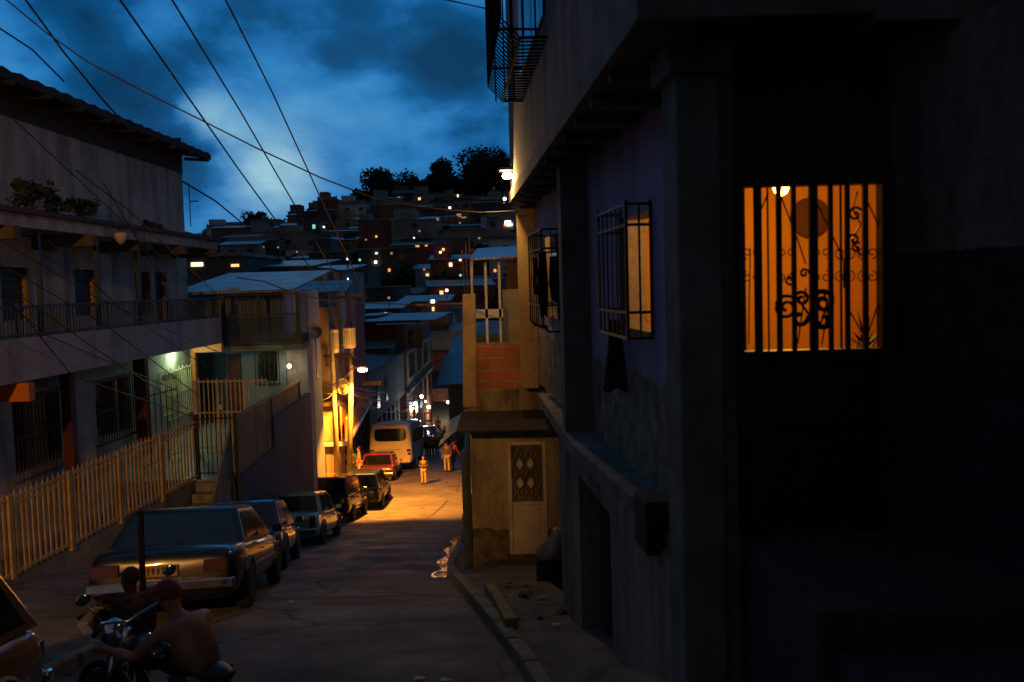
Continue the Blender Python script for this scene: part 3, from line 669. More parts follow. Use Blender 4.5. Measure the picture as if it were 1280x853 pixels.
m.build('rubbish_bag',mat('grey_bag',(.22,.21,.19),(.12,.115,.10),.35,scale=6,bmp=.6),smooth=True,label='full pale grey rubbish bag stuffed into the black crate by the cream door',cat='bag')
# ---------------------------------------------------------------- brick corner building beyond the near house
YB=15.45
def bx(px,py,Y=YB): return P(px,py,Y)
M_brick=brickm('hollow_clay_brick',(.34,.10,.045),(.24,.07,.035),(.22,.17,.12),.36,.20,.014)
M_ochre=plaster('ochre_render',(.36,.31,.20),(.13,.115,.08),(.17,.14,.09),-4.15,scale=1.6,wob=.25)
M_band=plaster('mouldy_band',(.24,.20,.11),(.05,.045,.03),scale=2.6)
BC=empty('brick_corner_house',(0,YB+1,-4.9),'low ochre house with bare hollow-brick parapet and a row of rough posts at the bend','house')
def bb(m,name,mat_,**k): m.xf(Matrix.Translation(-Vector(BC.location))); return m.build(name,mat_,BC,**k)
xL=bx(589,600).x; xLt=bx(582,470).x
zB=bx(600,487).z; zC=bx(600,516).z
dx0,dx1,dzb,dzt=bx(638,700).x,.52,-4.58,bx(650,552).z
m=MB(); m.box(xL,dx0,YB,YB+.18,-5.6,zC); m.box(dx0,dx1,YB,YB+.18,dzt,zC); m.box(dx1,1.2,YB,YB+.18,-5.6,zC); m.box(xL,xL+.18,YB+.18,19.5,-6.6,zC); m.box(dx0,dx1,YB,YB+.18,-5.6,dzb); bb(m,'wall',M_ochre)
m=MB(); m.box(xL-.05,1.1,YB-.03,19.5,zC,zB); bb(m,'band',M_band,bevel=.02)
m=MB(); zT=bx(600,430).z; m.box(bx(595,460).x,bx(661,460).x,YB,YB+.15,zB+.002,zT); m.box(bx(661,460).x,.6,YB,YB+.15,zB+.002,bx(661,448).z); bb(m,'parapet',M_brick)
for k in range(3):
    pass
M_post=mat('rough_concrete_post',(.36,.26,.14),(.22,.16,.10),.9,scale=4,bmp=.8)
m=MB(); a=bx(578,368);b=bx(594,368); m.hexa([(xLt-.06,YB-.05,zC+.1),(xLt+.18,YB-.05,zC+.1),(xLt+.18,YB+.2,zC+.1),(xLt-.06,YB+.2,zC+.1)],[(a.x,YB-.04,a.z),(b.x,YB-.04,a.z),(b.x,YB+.18,a.z),(a.x,YB+.18,a.z)])
bb(m,'post',M_post,bevel=.02)
m=MB()
for k in range(4):
    x=a.x+.04+.045*k; m.tube([(x,YB+.05+.03*(k%2),a.z),(x+.02*(k-1.5),YB+.06,a.z+.75+.1*(k%3))],.008,4)
bb(m,'rebar',M_rust)
a=P(628,362,17.2);b=P(657,362,17.2); bb(MB().box(a.x,b.x,17.2,17.5,zB,a.z),'post',mat('grey_post',(.20,.18,.12),(.11,.10,.07),.9,scale=3))
# dark shed with sheet roof behind the posts
a=P(587,322,19); b=P(664,318,16.2)
RS=empty('roof_shed',(.2,18.5,zB),'dark shed with a blue-grey metal sheet roof on top of the brick corner house','shed')
def rs(m,name,mat_,**k): m.xf(Matrix.Translation(-Vector(RS.location))); return m.build(name,mat_,RS,**k)
M_zinc=zinc('zinc_sheet',(.33,.38,.40),(.22,.20,.19))
m=MB(); zr_=P(587,324,18.2).z; zr2=P(664,318,18.2).z
m.hexa([(P(587,324,18.2).x,18.2,zr_-.03),(.75,18.2,zr2-.03),(.75,22.5,zr2+.35),(P(587,324,18.2).x,22.5,zr_+.35)],[(P(587,324,18.2).x,18.2,zr_),(.75,18.2,zr2),(.75,22.5,zr2+.38),(P(587,324,18.2).x,22.5,zr_+.38)])
rs(m,'roof',M_zinc)
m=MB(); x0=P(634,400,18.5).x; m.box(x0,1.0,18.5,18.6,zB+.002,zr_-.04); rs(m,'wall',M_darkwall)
m=MB()
for t in (0,.5,1): 
    x=P(590,400,18.6).x+t*.55; m.box(x,x+.05,18.6,18.65,zB,zr_-.03)
m.box(P(590,400,18.6).x,x0,18.6,18.63,P(600,398,18.6).z,P(600,387,18.6).z); rs(m,'frame',M_white)
# iron awning over the door
a=bx(573,510); m=MB()
m.hexa([(a.x,YB-.75,bx(573,530).z-.03),(.75,YB-.75,bx(573,530).z-.05),(.75,YB-.02,zC-.02),(a.x+.05,YB-.02,zC-.02)],[(a.x,YB-.75,bx(573,530).z),(.75,YB-.75,bx(573,530).z-.02),(.75,YB-.02,zC+.03),(a.x+.05,YB-.02,zC+.03)])
m.build('awning',mat('tar_awning',(.03,.02,.022),(.015,.012,.012),.8,scale=5),label='dark sagging sheet awning over the cream door of the ochre house',cat='awning')
# cream door with lozenges
DD=empty('cream_door',((dx0+dx1)/2,YB,dzb),'cream metal door with a lozenge grille in its upper half, in the ochre wall','door')
wd=dx1-dx0; hh=dzt-dzb; M_crd=mat('cream_door_paint',(.58,.50,.36),(.42,.36,.25),.5,scale=3)
m=MB(); m.box(-wd/2,-wd/2+.06,-.03,.06,0,hh); m.box(wd/2-.06,wd/2,-.03,.06,0,hh); m.box(-wd/2+.06,wd/2-.06,-.03,.06,hh-.06,hh); m.box(-wd/2+.06,wd/2-.06,-.03,.06,0,.06); m.box(-wd/2+.06,wd/2-.06,-.03,.06,hh*.44,hh*.44+.05); m.build('door_frame',M_crd,DD,bevel=.006)
MB().box(-wd/2+.061,wd/2-.061,0,.03,.061,hh*.44-.001).build('lower_panel',M_crd,DD); 
m=MB(); m.box(-wd/2+.12,wd/2-.12,-.012,-.002,.12,hh*.44-.06); m.build('raised_panel',M_crd,DD,bevel=.008)
MB().box(-wd/2+.061,wd/2-.061,.04,.05,hh*.44+.051,hh-.061).build('pane',mat('door_glass',(.13,.12,.09),(.06,.06,.05),.4),DD)
m=MB(); iw=wd-.14; zc0=hh*.44+.05; zc1=hh-.06; nx=3; cw=iw/nx; ch=(zc1-zc0)/3
for i in range(nx+1):
    for j in range(3):
        x=-iw/2+i*cw; z=zc0+j*ch
        for s in (1,-1):
            x2=x+s*cw
            if -iw/2-.01<=x2<=iw/2+.01:
                m.tube([(x,.0,z),(x2,.0,z+ch)],.011,4)
    m.tube([(-iw/2+i*cw,.0,zc0),(-iw/2+i*cw,.0,zc1)],.008,4)
m.build('lozenge_grille',mat('grille_paint',(.22,.19,.12),None,.5),DD)
m=MB()
for i in range(2):
    for j in range(2):
        x=-iw/2+(i+.75)*cw*1.05; z=zc0+(j+1)*ch*1.0; m.add([(x,-.014,z-ch*.3),(x+cw*.35,-.014,z),(x,-.014,z+ch*.3),(x-cw*.35,-.014,z)],[(0,1,2,3)])
m.build('lozenge_plates',M_crd,DD)
MB().sphere((wd/2-.11,-.05,hh*.48),.025,8).build('handle',M_chrome,DD)
# metal gate / fence posts and the tarpaulin stall beyond on the right kerb
GT=empty('blue_iron_gate',(-.95,17,-5.2),'tall dark blue-green iron gate standing open against the far corner of the ochre house','gate')
m=MB()
for i in range(9):
    Y=15.7+i*.42; x=xL-.12-.035*(Y-15.7); m.bar((x,Y,zr(Y)+.2),(x,Y,-2.95),.025)
for z in (-2.98,-3.9,-4.7): m.bar((xL-.12,15.7,z),(xL-.24,19.1,z-.0 if z>-4 else z-.6),.03)
m.xf(Matrix.Translation(-Vector(GT.location))); m.build('bars',mat('gate_blue',(.03,.07,.08),(.015,.03,.035),.5,scale=5),GT)
for Y in (15.62,19.3):
    x=xL-.12-.035*(Y-15.7); m=MB().box(x-.05,x+.05,Y-.05,Y+.05,zr(Y)+.1,-2.8); m.xf(Matrix.Translation(-Vector(GT.location))); m.build('gate_post',MATS['gate_blue'],GT,bevel=.005)
M_tarp=mat('teal_tarpaulin',(.03,.13,.17),(.02,.07,.10),.55,scale=1.5,bmp=.2)
TS=empty('tarpaulin_stall',(-1.75,24,zr(24)),'street stall under a sagging teal tarpaulin at the right kerb beyond the ochre house','stall')
def ts(m,name,mat_,**k): m.xf(Matrix.Translation(-Vector(TS.location))); return m.build(name,mat_,TS,**k)
A1=P(592,503,20.5); 
m=MB(); nn_=10; ny=14
for j in range(ny+1):
    for i in range(nn_+1):
        Y=20.5+9.5*j/ny; t=i/nn_; x0=XR(Y)+.7; x=x0+.1-1.25*t; z=-2.75-.09*(Y-20.5)-.85*t**1.5-.10*math.sin(t*math.pi)+.05*math.sin(Y*2.6)+.03*math.sin(x*8)
        m.v.append(Vector((x,Y,z)))
k=nn_+1
for j in range(ny):
    for i in range(nn_): a=j*k+i; m.f.append((a,a+1,a+1+k,a+k))
o=ts(m,'tarpaulin',M_tarp,smooth=True); s_=o.modifiers.new('thick','SOLIDIFY'); s_.thickness=.01
for Y in (20.7,25,29.8):
    for dx in (.6,):
        x=XR(Y)+dx+(-.2 if dx<0 else 0); zt=-2.75-.09*(Y-20.5)-(.7 if dx<0 else .03); ts(MB().tube([(x,Y,zr(Y)-.05),(x,Y,zt)],.025),'pole',M_rust)
m=MB(); m.box(XR(24)+.05,XR(24)+.9,22,27,zr(24)+.55,zr(24)+.62)
for Y in (22.1,26.9):
    for x in (XR(24)+.1,XR(24)+.8): m.box(x,x+.05,Y-.03,Y+.02,zr(27)-.1,zr(24)+.55)
ts(m,'counter',M_wood)
# ---------------------------------------------------------------- left apartment house
def ax(X,Y): return X+.013*Y
def ly(px,X): return -X*F/(655-px)            # forward distance at which the plane X crosses pixel column px
M_lw=plaster('cream_render',(.42,.36,.31),(.19,.155,.13),scale=1.1,bmp=.6,thr=.55)
M_fas=plaster('parapet_render',(.37,.30,.29),(.22,.175,.17),scale=1.0,bmp=.5,thr=.56)
M_roof=zinc('roof_tiles',(.06,.035,.03),(.04,.03,.028),.9,0,1,16)
M_rail=mat('blue_iron_rail',(.03,.05,.065),(.02,.03,.04),.5,scale=5)
AP=empty('apartment_house',(-12,20,-4.4),'long cream three-storey house on the left with railed balcony and dark tiled eaves','house')
def ab(m,name,mat_,**k): m.xf(Matrix.Translation(-Vector(AP.location))); return m.build(name,mat_,AP,**k)
Y0,Y1=7.5,29.2; XB=-9.4; XWL=-10.6
def seg(m,Xa,Ya,Yb,z0,z1,t=.25): m.wall((ax(Xa,Ya),Ya),(ax(Xa,Yb),Yb),z0,z1,-t)   # thickness away from the street
def holes(m,X,ys0,ys1,zb,zt,ops,t=.25):
    c=ys0
    for (a,b,z0,z1) in ops:
        seg(m,X,c,a,zb,zt,t); seg(m,X,a,b,zb,z0,t); seg(m,X,a,b,z1,zt,t); c=b
    seg(m,X,c,ys1,zb,zt,t)
gwin=[(ly(10,XWL),ly(68,XWL),-3.65,-2.12),(ly(115,XWL),ly(158,XWL),-3.55,-2.15),(ly(200,XWL),ly(230,XWL),-3.55,-2.35)]
uwin=[(ly(5,XWL),ly(38,XWL),-.45,.66),(ly(97,XWL),ly(122,XWL),-.45,.66),(ly(172,XWL),ly(190,XWL),-.45,.66),(ly(197,XWL),ly(210,XWL),-1.28,.66)]
twin=[]
m=MB(); holes(m,XWL,Y0,Y1,-5,-1.56,gwin); holes(m,XWL,Y0,Y1,-1.3,1.35,uwin); seg(m,XWL,Y0,Y1,1.9,4.15)
m.box(-18,ax(XWL,29.2)-.25,29.0,29.2,-5,4.15); ab(m,'wall',M_lw)
m=MB(); m.box(-18,ax(XWL,18)-.3,Y0,29,-1.56,-1.3); ab(m,'floor_slab',M_conc)
# balcony: slab+parapet, rail
m=MB(); YE=28.6
m.hexa([(ax(XWL,Y0)-.02,Y0,-1.55),(ax(XB,Y0),Y0,-1.55),(ax(XB,YE),YE,-1.55),(ax(XWL,YE)-.02,YE,-1.55)],[(ax(XWL,Y0)-.02,Y0,-1.35),(ax(XB,Y0),Y0,-1.35),(ax(XB,YE),YE,-1.35),(ax(XWL,YE)-.02,YE,-1.35)])
seg(m,XB,Y0,YE,-1.349,-.74,.12); m.box(ax(XWL,YE),ax(XB,YE)-.12,YE-.12,YE,-1.349,-.74); ab(m,'balcony',M_fas)
m=MB(); Ys=fr(Y0,YE,.13)
for Y in Ys: m.box(ax(XB,Y)-.07,ax(XB,Y)-.05,Y-.01,Y+.01,-.74,-.16)
o=ab(m,'railing_bars',M_rail)
m=MB(); m.bar((ax(XB,Y0)-.06,Y0,-.15),(ax(XB,YE)-.06,YE,-.15),.05); m.bar((ax(XB,Y0)-.06,Y0,-.69),(ax(XB,YE)-.06,YE,-.69),.04); ab(m,'handrail',M_rail)
for Y in (12,ly(28,XB),ly(90,XB),ly(140,XB),ly(175,XB),ly(215,XB)): ab(MB().box(ax(XB,Y)-.09,ax(XB,Y)-.03,Y-.03,Y+.03,-.74,-.08),'rail_post',M_rail)
for px in (72,142,192):
    Y=ly(px,XB+.12)-.0; ab(MB().box(ax(XB,Y)-.22,ax(XB,Y)-.13,Y-.05,Y+.05,-.74,1.32),'balcony_column',M_rail)
# roof terrace ledge over balcony
m=MB(); m.hexa([(ax(XWL,Y0)-.1,Y0,1.35),(ax(XB,Y0),Y0,1.35),(ax(XB,YE),YE,1.35),(ax(XWL,YE)-.1,YE,1.35)],[(ax(XWL,Y0)-.1,Y0,1.6),(ax(XB,Y0),Y0,1.6),(ax(XB,YE),YE,1.6),(ax(XWL,YE)-.1,YE,1.6)]); ab(m,'ledge',M_lw)
m=MB(); m.hexa([(ax(XWL,Y0)-.1,Y0,1.603),(ax(XB,Y0)+.1,Y0,1.603),(ax(XB,YE)+.1,YE+.1,1.603),(ax(XWL,YE)-.1,YE+.1,1.603)],[(ax(XWL,Y0)-.1,Y0,1.96),(ax(XB,Y0)+.1,Y0,1.70),(ax(XB,YE)+.1,YE+.1,1.70),(ax(XWL,YE)-.1,YE+.1,1.96)]); ab(m,'ledge_tiles',mat('ledge_tile',(.09,.025,.02),(.05,.02,.018),.8,scale=6,bmp=.6))
for px in (20,118,185,231,270):
    Y=ly(px,XB); ab(MB().box(ax(XWL,Y),ax(XB,Y)+.14,Y-.12,Y+.12,1.10,1.345),'beam',mat('beam_dark',(.10,.08,.065),(.06,.05,.04),.9))
# top roof with deep eaves
m=MB(); XE=-9.9; n=70
ye=fr(Y0,29.9,.32)
for j,Y in enumerate(ye):
    bumpz=.05 if j%2 else 0
    m.v+= [Vector((ax(XE,Y),Y,4.28)),Vector((ax(XE,Y),Y,4.44+bumpz)),Vector((ax(XE,Y)-8,Y,6.0+bumpz)),Vector((ax(XE,Y)-8,Y,5.85))]
for j in range(len(ye)-1):
    for k in range(4): a=j*4+k;b=j*4+(k+1)%4; m.f.append((a,b,b+4,a+4))
m.f.append((0,1,2,3)); e=(len(ye)-1)*4; m.f.append((e+3,e+2,e+1,e))
ab(m,'roof',M_roof)
m=MB(); seg(m,XWL+.02,Y0,29.2,3.78,4.6,.02); m.box(-18,ax(XWL,29.2),29.21,29.25,3.78,4.9); ab(m,'dark_strip',M_wood)  # thin dark strip along the wall top below the roof
for Y in fr(8.5,29.5,1.4): ab(MB().bar((ax(XWL,Y),Y,4.28),(ax(XE,Y)+.06,Y,4.22),.09),'rafter',M_wood)
# windows
M_shut=mat('dark_louvre',(.02,.022,.024),(.03,.02,.012),.5,scale=5)
M_ochf=mat('ochre_window_frame',(.22,.12,.03),(.15,.08,.02),.6)
for (a,b,z0,z1) in uwin:
    f=MB(); x=lambda Y:ax(XWL,Y)-.12
    f.wall((x(a),a+.005),(x(b),b-.005),z0+.005,z1-.005,-.03); w_=ab(f,'window',M_shut)
    f=MB()
    for k in range(7): z=z0+.08+(z1-z0-.16)*k/6; f.bar((x(a)+.02,a+.06,z),(x(b)+.02,b-.06,z),.02,.05)
    f.xf(Matrix.Translation(-Vector(AP.location))); f.build('louvre',M_rail,w_)
    f=MB(); f.bar((ax(XWL,b)+.01,b-.03,z0),(ax(XWL,b)+.01,b-.03,z1),.07); f.xf(Matrix.Translation(-Vector(AP.location))); f.build('window_frame',M_ochf,w_)
for i,(a,b,z0,z1) in enumerate(gwin):
    f=MB(); x=lambda Y:ax(XWL,Y)-.15; f.wall((x(a),a+.005),(x(b),b-.005),z0+.005,z1-.005,-.03); w_=ab(f,'window',M_dkglass if i<2 else mat('drawn_blind',(.35,.28,.16),(.28,.22,.12),.7))
    f=MB(); g_=lambda Y:ax(XWL,Y)+.12
    n=14 if i<2 else 13
    for k in range(n+1): Y=a-.08+(b-a+.16)*k/n; f.bar((g_(Y),Y,z0-.15),(g_(Y),Y,z1+.12+(.0 if i<2 else .06*((k%2)))),.022)
    for z in (z0-.12,z1+.08,(z0+z1)/2): f.bar((g_(a),a-.1,z),(g_(b),b+.1,z),.03)
    for Y in (a-.09,b+.09):
        for z in (z0-.12,z1+.08): f.bar((g_(Y),Y,z),(ax(XWL,Y)-.02,Y,z),.025)
    f.xf(Matrix.Translation(-Vector(AP.location))); f.build('window_grille',mat('rust_brown_grille',(.10,.045,.03),(.06,.03,.02),.6) if i<2 else M_cream,w_)
# painted pillars of the ground floor
for px0,px1,Y,zt in ((76,88,20.2,-1.56),(168,183,24.4,-1.56)):
    a=P(px0,500,Y).x;b=P(px1,500,Y).x; ab(MB().box(a,b,Y,Y+.25,-4.6,zt),'pillar',M_dredp)
# orange painted beam ends that face up the street
M_or=mat('orange_paint',(.62,.17,.02),(.45,.12,.02),.6,scale=2)
for px0,px1,py0,py1,Y in ((-60,37,482,502,17.0),(240,277,428,440,28.62)):
    a=P(px0,py0,Y);b=P(px1,py1,Y); zt=-1.555 if Y<20 else a.z
    ab(MB().box(a.x,b.x,Y,Y+.2,b.z,min(a.z,zt)),'beam_end',M_or)
a=P(238,500,28.7); ab(MB().box(a.x,a.x+.14,28.9,29.1,-4.262,-1.56),'door_jamb',M_or)
# house beam behind gate
# plants on the ledge, lamp globe, porch light
def leafball(name,c,rad,n,seed,mat_,lf,label,cat,group=None,kind=None,stems=True):
    r_=random.Random(seed); o=empty(name,(c[0],c[1],c[2]),label,cat,group); m=MB()
    lobes=[(Vector((r_.uniform(-1,1)*rad[0]*.7,r_.uniform(-1,1)*rad[1]*.7,rad[2]*r_.uniform(.5,1.4))),r_.uniform(.25,.55)) for _ in range(9)]
    for _ in range(n):
        l,s=r_.choice(lobes); d=Vector((r_.gauss(0,1),r_.gauss(0,1),r_.gauss(0,.8))).normalized()*r_.uniform(.4,1)
        p=l+Vector((d.x*rad[0],d.y*rad[1],d.z*rad[2]))*s; a=Vector((r_.gauss(0,1),r_.gauss(0,1),r_.gauss(0,1))).normalized()*lf; b=a.cross(d).normalized()*lf*.6
        p.z=max(p.z,.02); m.add([p-a,p+b,p+a,p-b],[(0,1,2,3)])
    m.build('leaves',mat_,o)
    if stems:
        m=MB()
        for l,s in lobes: m.tube([(0,0,0),l*.5+Vector((0,0,.02)),l],.012,4)
        m.build('stem',M_bark,o)
    return o
Yp=ly(85,XB+.0)
for i,(px,hh_,ww,lab) in enumerate(((55,.40,.5,'bushy dark plant at the near end of the tiled ledge on the left house'),(82,.33,.45,'middle bushy plant on the tiled ledge of the left house'),(112,.26,.45,'low trailing plant on the tiled ledge of the left house'))):
    Y=ly(px,-9.7); leafball('ledge_plant',(ax(-9.75,Y),Y,1.72),(.35,ww*1.3,hh_),520,20+i,M_leafd,.05,lab,'plant','plants on the tiled ledge')
Y=ly(206,-9.6); leafball('ledge_plant',(ax(-9.75,Y),Y,1.72),(.2,.3,.16),160,31,M_leafd,.05,'tiny dark plant at the far end of the tiled ledge on the left house','plant','plants on the tiled ledge')
p=P(151,303,ly(151,-9.25)); o=empty('hanging_lamp',tuple(p+Vector((0,0,.25))),'unlit white bowl lamp hung under the ledge of the left house','lamp')
MB().lathe([(.03,-.02),(.13,-.05),(.14,-.12),(.10,-.22),(.03,-.30)],(0,0,-.0),14).build('lamp_shade',mat('milk_glass',(.6,.5,.4),None,.3),o,True)
MB().tube([(0,0,0),(0,0,.04),(-.1,0,.06)],.01).build('bracket',M_iron,o)
yl=27.6; o=empty('tube_light',(ax(XWL,yl)+.35,yl,-1.56),'bright greenish-white tube light under the balcony by the gate','lamp')
MB().box(-.05,.05,-.35,.35,-.06,0).build('casing',M_white,o); MB().box(-.03,.03,-.33,.33,-.09,-.061).build('tube',emit('tube_glow',(.75,1,.72),10),o)
lamp('tube_light_lamp',(ax(XWL,yl)+.35,yl,-1.75),(.62,1,.60),50,.15)
# ---------------------------------------------------------------- fences, gates, stairs on the left
M_fen=mat('yellow_fence_paint',(.55,.36,.14),(.36,.21,.07),.55,scale=3)
FE=empty('yellow_fence',(fx(15),15,tz(15)),'long yellow iron picket fence along the terrace of the left house','fence')
def fe(m,name,mat_=M_fen,**k): m.xf(Matrix.Translation(-Vector(FE.location))); return m.build(name,mat_,FE,**k)
fa,fb=8.6,20.95; FH=1.42
sp_=fr(fa,fb,1.54)
for Y in sp_[:-1]: fe(MB().box(fx(Y)-.03,fx(Y)+.03,Y-.06,Y+.06,tz(Y)-.05,tz(Y)+FH-.03),'post')
m=MB()
m.bar((fx(fa),fa,tz(fa)+FH-.09),(fx(fb),fb,tz(fb)+FH-.09),.03,.04); m.bar((fx(fa),fa,tz(fa)+.10),(fx(fb),fb,tz(fb)+.10),.03,.05)
m.bar((fx(fa),fa,tz(fa)+FH-.2),(fx(fb),fb,tz(fb)+FH-.2),.02,.03); fe(m,'rail')
for a,b in zip(sp_,sp_[1:]):
    m=MB(); n=11
    for k in range(1,n):
        Y=a+(b-a)*k/n+rng.gauss(0,.008); z=tz(Y)+rng.gauss(0,.006)
        m.box(fx(Y)-.012,fx(Y)+.012,Y-.03,Y+.03,z+.04,z+FH-.05); m.add([(fx(Y)-.01,Y-.03,z+FH-.05),(fx(Y)+.01,Y-.03,z+FH-.05),(fx(Y)+.01,Y+.03,z+FH-.05),(fx(Y)-.01,Y+.03,z+FH-.05),(fx(Y),Y,z+FH+.04)],[(0,1,4),(1,2,4),(2,3,4),(3,0,4)])
    fe(m,'picket_panel')
# dark gate at the end of fence
DG=empty('dark_gate',(-7,20.97,-4.25),'low black iron gate with spear bars at the head of the terrace steps','gate')
m=MB(); xa,xb=-7.28,-6.42
for k in range(9): x=xa+(xb-xa)*k/8; m.tube([(x,20.97,-4.2),(x,20.97,-2.8),(x,20.97,-2.72)],[.011,.011,.002],5)
for z in (-2.86,-4.12): m.bar((xa,20.97,z),(xb,20.97,z),.03)
m.xf(Matrix.Translation(-Vector(DG.location))); m.build('bars',M_iron,DG)
for x in (xa-.02,xb+.02): 
    m=MB().box(x-.04,x+.04,20.93,21.01,-4.3,-2.75); m.xf(Matrix.Translation(-Vector(DG.location))); m.build('gate_post',M_iron,DG)
# short dark side rail with spikes in front of lit wall
a=P(180,500,ly(180,-8.9));b=P(233,497,24.5)
SR=empty('spiked_rail',(a.x,a.y,-4.3),'short dark spiked rail in front of the lit barred window by the gate','fence')
m=MB(); q0=Vector((-8.9,ly(180,-8.9),0)); q1=Vector((-8.75,ly(233,-8.75),0)); zt_=P(180,500,q0.y).z; 
m.bar((q0.x,q0.y,zt_),(q1.x,q1.y,zt_+.02),.03); m.bar((q0.x,q0.y,-4.1),(q1.x,q1.y,-4.1),.03)
for k in range(8):
    q=q0.lerp(q1,k/7); m.tube([(q.x,q.y,-4.24),(q.x,q.y,zt_+.05),(q.x,q.y,zt_+.16)],[.012,.012,.003],5)
m.xf(Matrix.Translation(-Vector(SR.location))); m.build('bars',M_iron,SR)
# cream gate
CG=empty('cream_gate',(-7.6,24.6,-4.262),'tall cream iron-bar gate and screen behind the terrace steps','gate')
m=MB(); xa,xb=P(243,480,24.6).x,-6.62; zt_=P(280,476,24.6).z; NB=17
for k in range(NB):
    x=xa+(xb-xa)*k/(NB-1); m.box(x-.014,x+.014,24.59,24.61,-4.25,zt_+(.07 if k%2 else .03))
for z in (zt_-.02,-3.2,-4.15): m.box(xa,xb,24.611,24.63,z-.02,z+.02)
m.xf(Matrix.Translation(-Vector(CG.location))); m.build('bars',M_cream,CG)
for k in (0,5,11): x=xa+(xb-xa)*k/(NB-1); m=MB().box(x-.035,x+.035,24.57,24.65,-4.26,zt_+.02); m.xf(Matrix.Translation(-Vector(CG.location))); m.build('gate_post',M_cream,CG)
m=MB().box(xa+.62,xa+.74,24.55,24.588,-3.12,-2.98); m.xf(Matrix.Translation(-Vector(CG.location))); m.build('lock_box',M_white,CG)
# steps
m=MB()
for k in range(8):
    z=-4.3-.2*k; m.box(-7.28,-6.62,20.68-.26*k,20.92,-9,z)
m2=MB()
for k in range(8):
    z=-4.3-.2*k; y1_=20.92 if k==0 else 20.68-.26*(k-1); m2.box(-7.28,-6.62,20.66-.26*k,y1_-.003,z-.2 if k<7 else z-1.5,z)
m2.build('terrace_steps',mat('worn_step',(.26,.27,.24),(.13,.13,.12),.7,scale=5),kind='structure',bevel=.02)
# retaining wall with panel fence
def rw(Y): return -6.4-.048*(Y-21.2)
M_blue=plaster('dark_blue_wall',(.045,.06,.10),(.02,.025,.04),scale=.8,bmp=.6)
m=MB(); m.wall((rw(21.2),21.2),(rw(31),31),-9.5,-4.25,-.2); m.wall((rw(25),25),(rw(31),31),-4.249,-3.45,-.2)
m.build('retaining_wall',M_blue,label='tall dark blue wall under the ribbed panel fence behind the parked cars',cat='wall')
PF=empty('panel_fence',(rw(25),25,-4.2),'ribbed brown-green sheet-metal fence on top of the dark blue wall','fence')
M_pan=mat('panel_brown_green',(.19,.165,.09),(.12,.10,.06),.6,scale=2)
def pf(m,name,mat_,**k): m.xf(Matrix.Translation(-Vector(PF.location))); return m.build(name,mat_,PF,**k)
for a,b,z0 in ((21.2,23.1,-4.249),(23.15,25.05,-4.249),(25.1,27.0,-3.449),(27.05,29.3,-3.449)):
    m=MB(); n=18
    for k in range(n): 
        Ya=a+(b-a)*k/n; Yb=a+(b-a)*(k+.62)/n; m.wall((rw(Ya)-.05,Ya),(rw(Yb)-.05,Yb),z0,-2.88,-.02)
    m.wall((rw(a)-.075,a),(rw(b)-.075,b),z0,-2.9,-.004)
    pf(m,'panel',M_pan)
m=MB(); m.bar((rw(21.15)-.06,21.15,-2.86),(rw(29.3)-.06,29.3,-2.86),.05); pf(m,'top_rail',M_iron)
for Y,z0 in ((21.17,-4.25),(25.07,-4.25),(29.3,-3.45)): pf(MB().box(rw(Y)-.09,rw(Y)-.03,Y-.03,Y+.03,z0,-2.85),'post',M_iron)
# sloping stair rail sheet
a=P(291,520,21.1);b=P(265,640,19.2)
m=MB(); m.prism([(-6.55,21.05,-4.25),(-6.55,21.05,-3.05),(-6.50,19.1,-4.7),(-6.50,19.1,-5.9)],(.03,0,0)); m.bar((-6.53,21.05,-3.03),(-6.48,19.1,-4.68),.045)
m.build('stair_rail',mat('stair_rail_brown',(.20,.16,.10),(.11,.085,.055),.6),label='sloping brown sheet-metal rail beside the terrace steps',cat='handrail')
# thin post in front of the dark sedan
p=PZ(172,758,-3.9); Yq=9.6; q=P(172,640,Yq)
m=MB().tube([(q.x,Yq,zr(Yq)+.1),(q.x+.03,Yq,q.z)],.032,10); m.build('steel_post',M_cagei,smooth=True,label='thin dark steel post standing at the left kerb behind the dark sedan',cat='post')
# ---------------------------------------------------------------- utility poles
def pole(name,px,pyt,Y,label,lampon,zx=0):
    t=P(px,pyt,Y); x=P(px+zx,600,Y).x; z0=zr(Y)+.1
    o=empty(name,(x,Y,z0),label,'utility pole','utility poles by the street lamp')
    h=t.z-z0; dx=t.x-x
    MB().tube([(0,0,-.3),(dx*.5,0,h*.5),(dx,0,h)],[.14,.115,.08],12).build('pole_shaft',mat('pole_metal',(.34,.30,.22),(.2,.17,.12),.6,scale=3),o,True)
    return o,h,dx,x,z0
PA,h,dx,xA,zA=pole('utility_pole',412,366,40.6,'utility pole nearer the orange wall, with one grey transformer can',True,10)
PBo,h2,dx2,xB2,zB2=pole('utility_pole',441,368,40.9,'utility pole carrying the lit street lamp and the taller grey transformer can',True,-6)
M_tr=mat('transformer_grey',(.38,.36,.36),(.28,.25,.25),.5,scale=2)
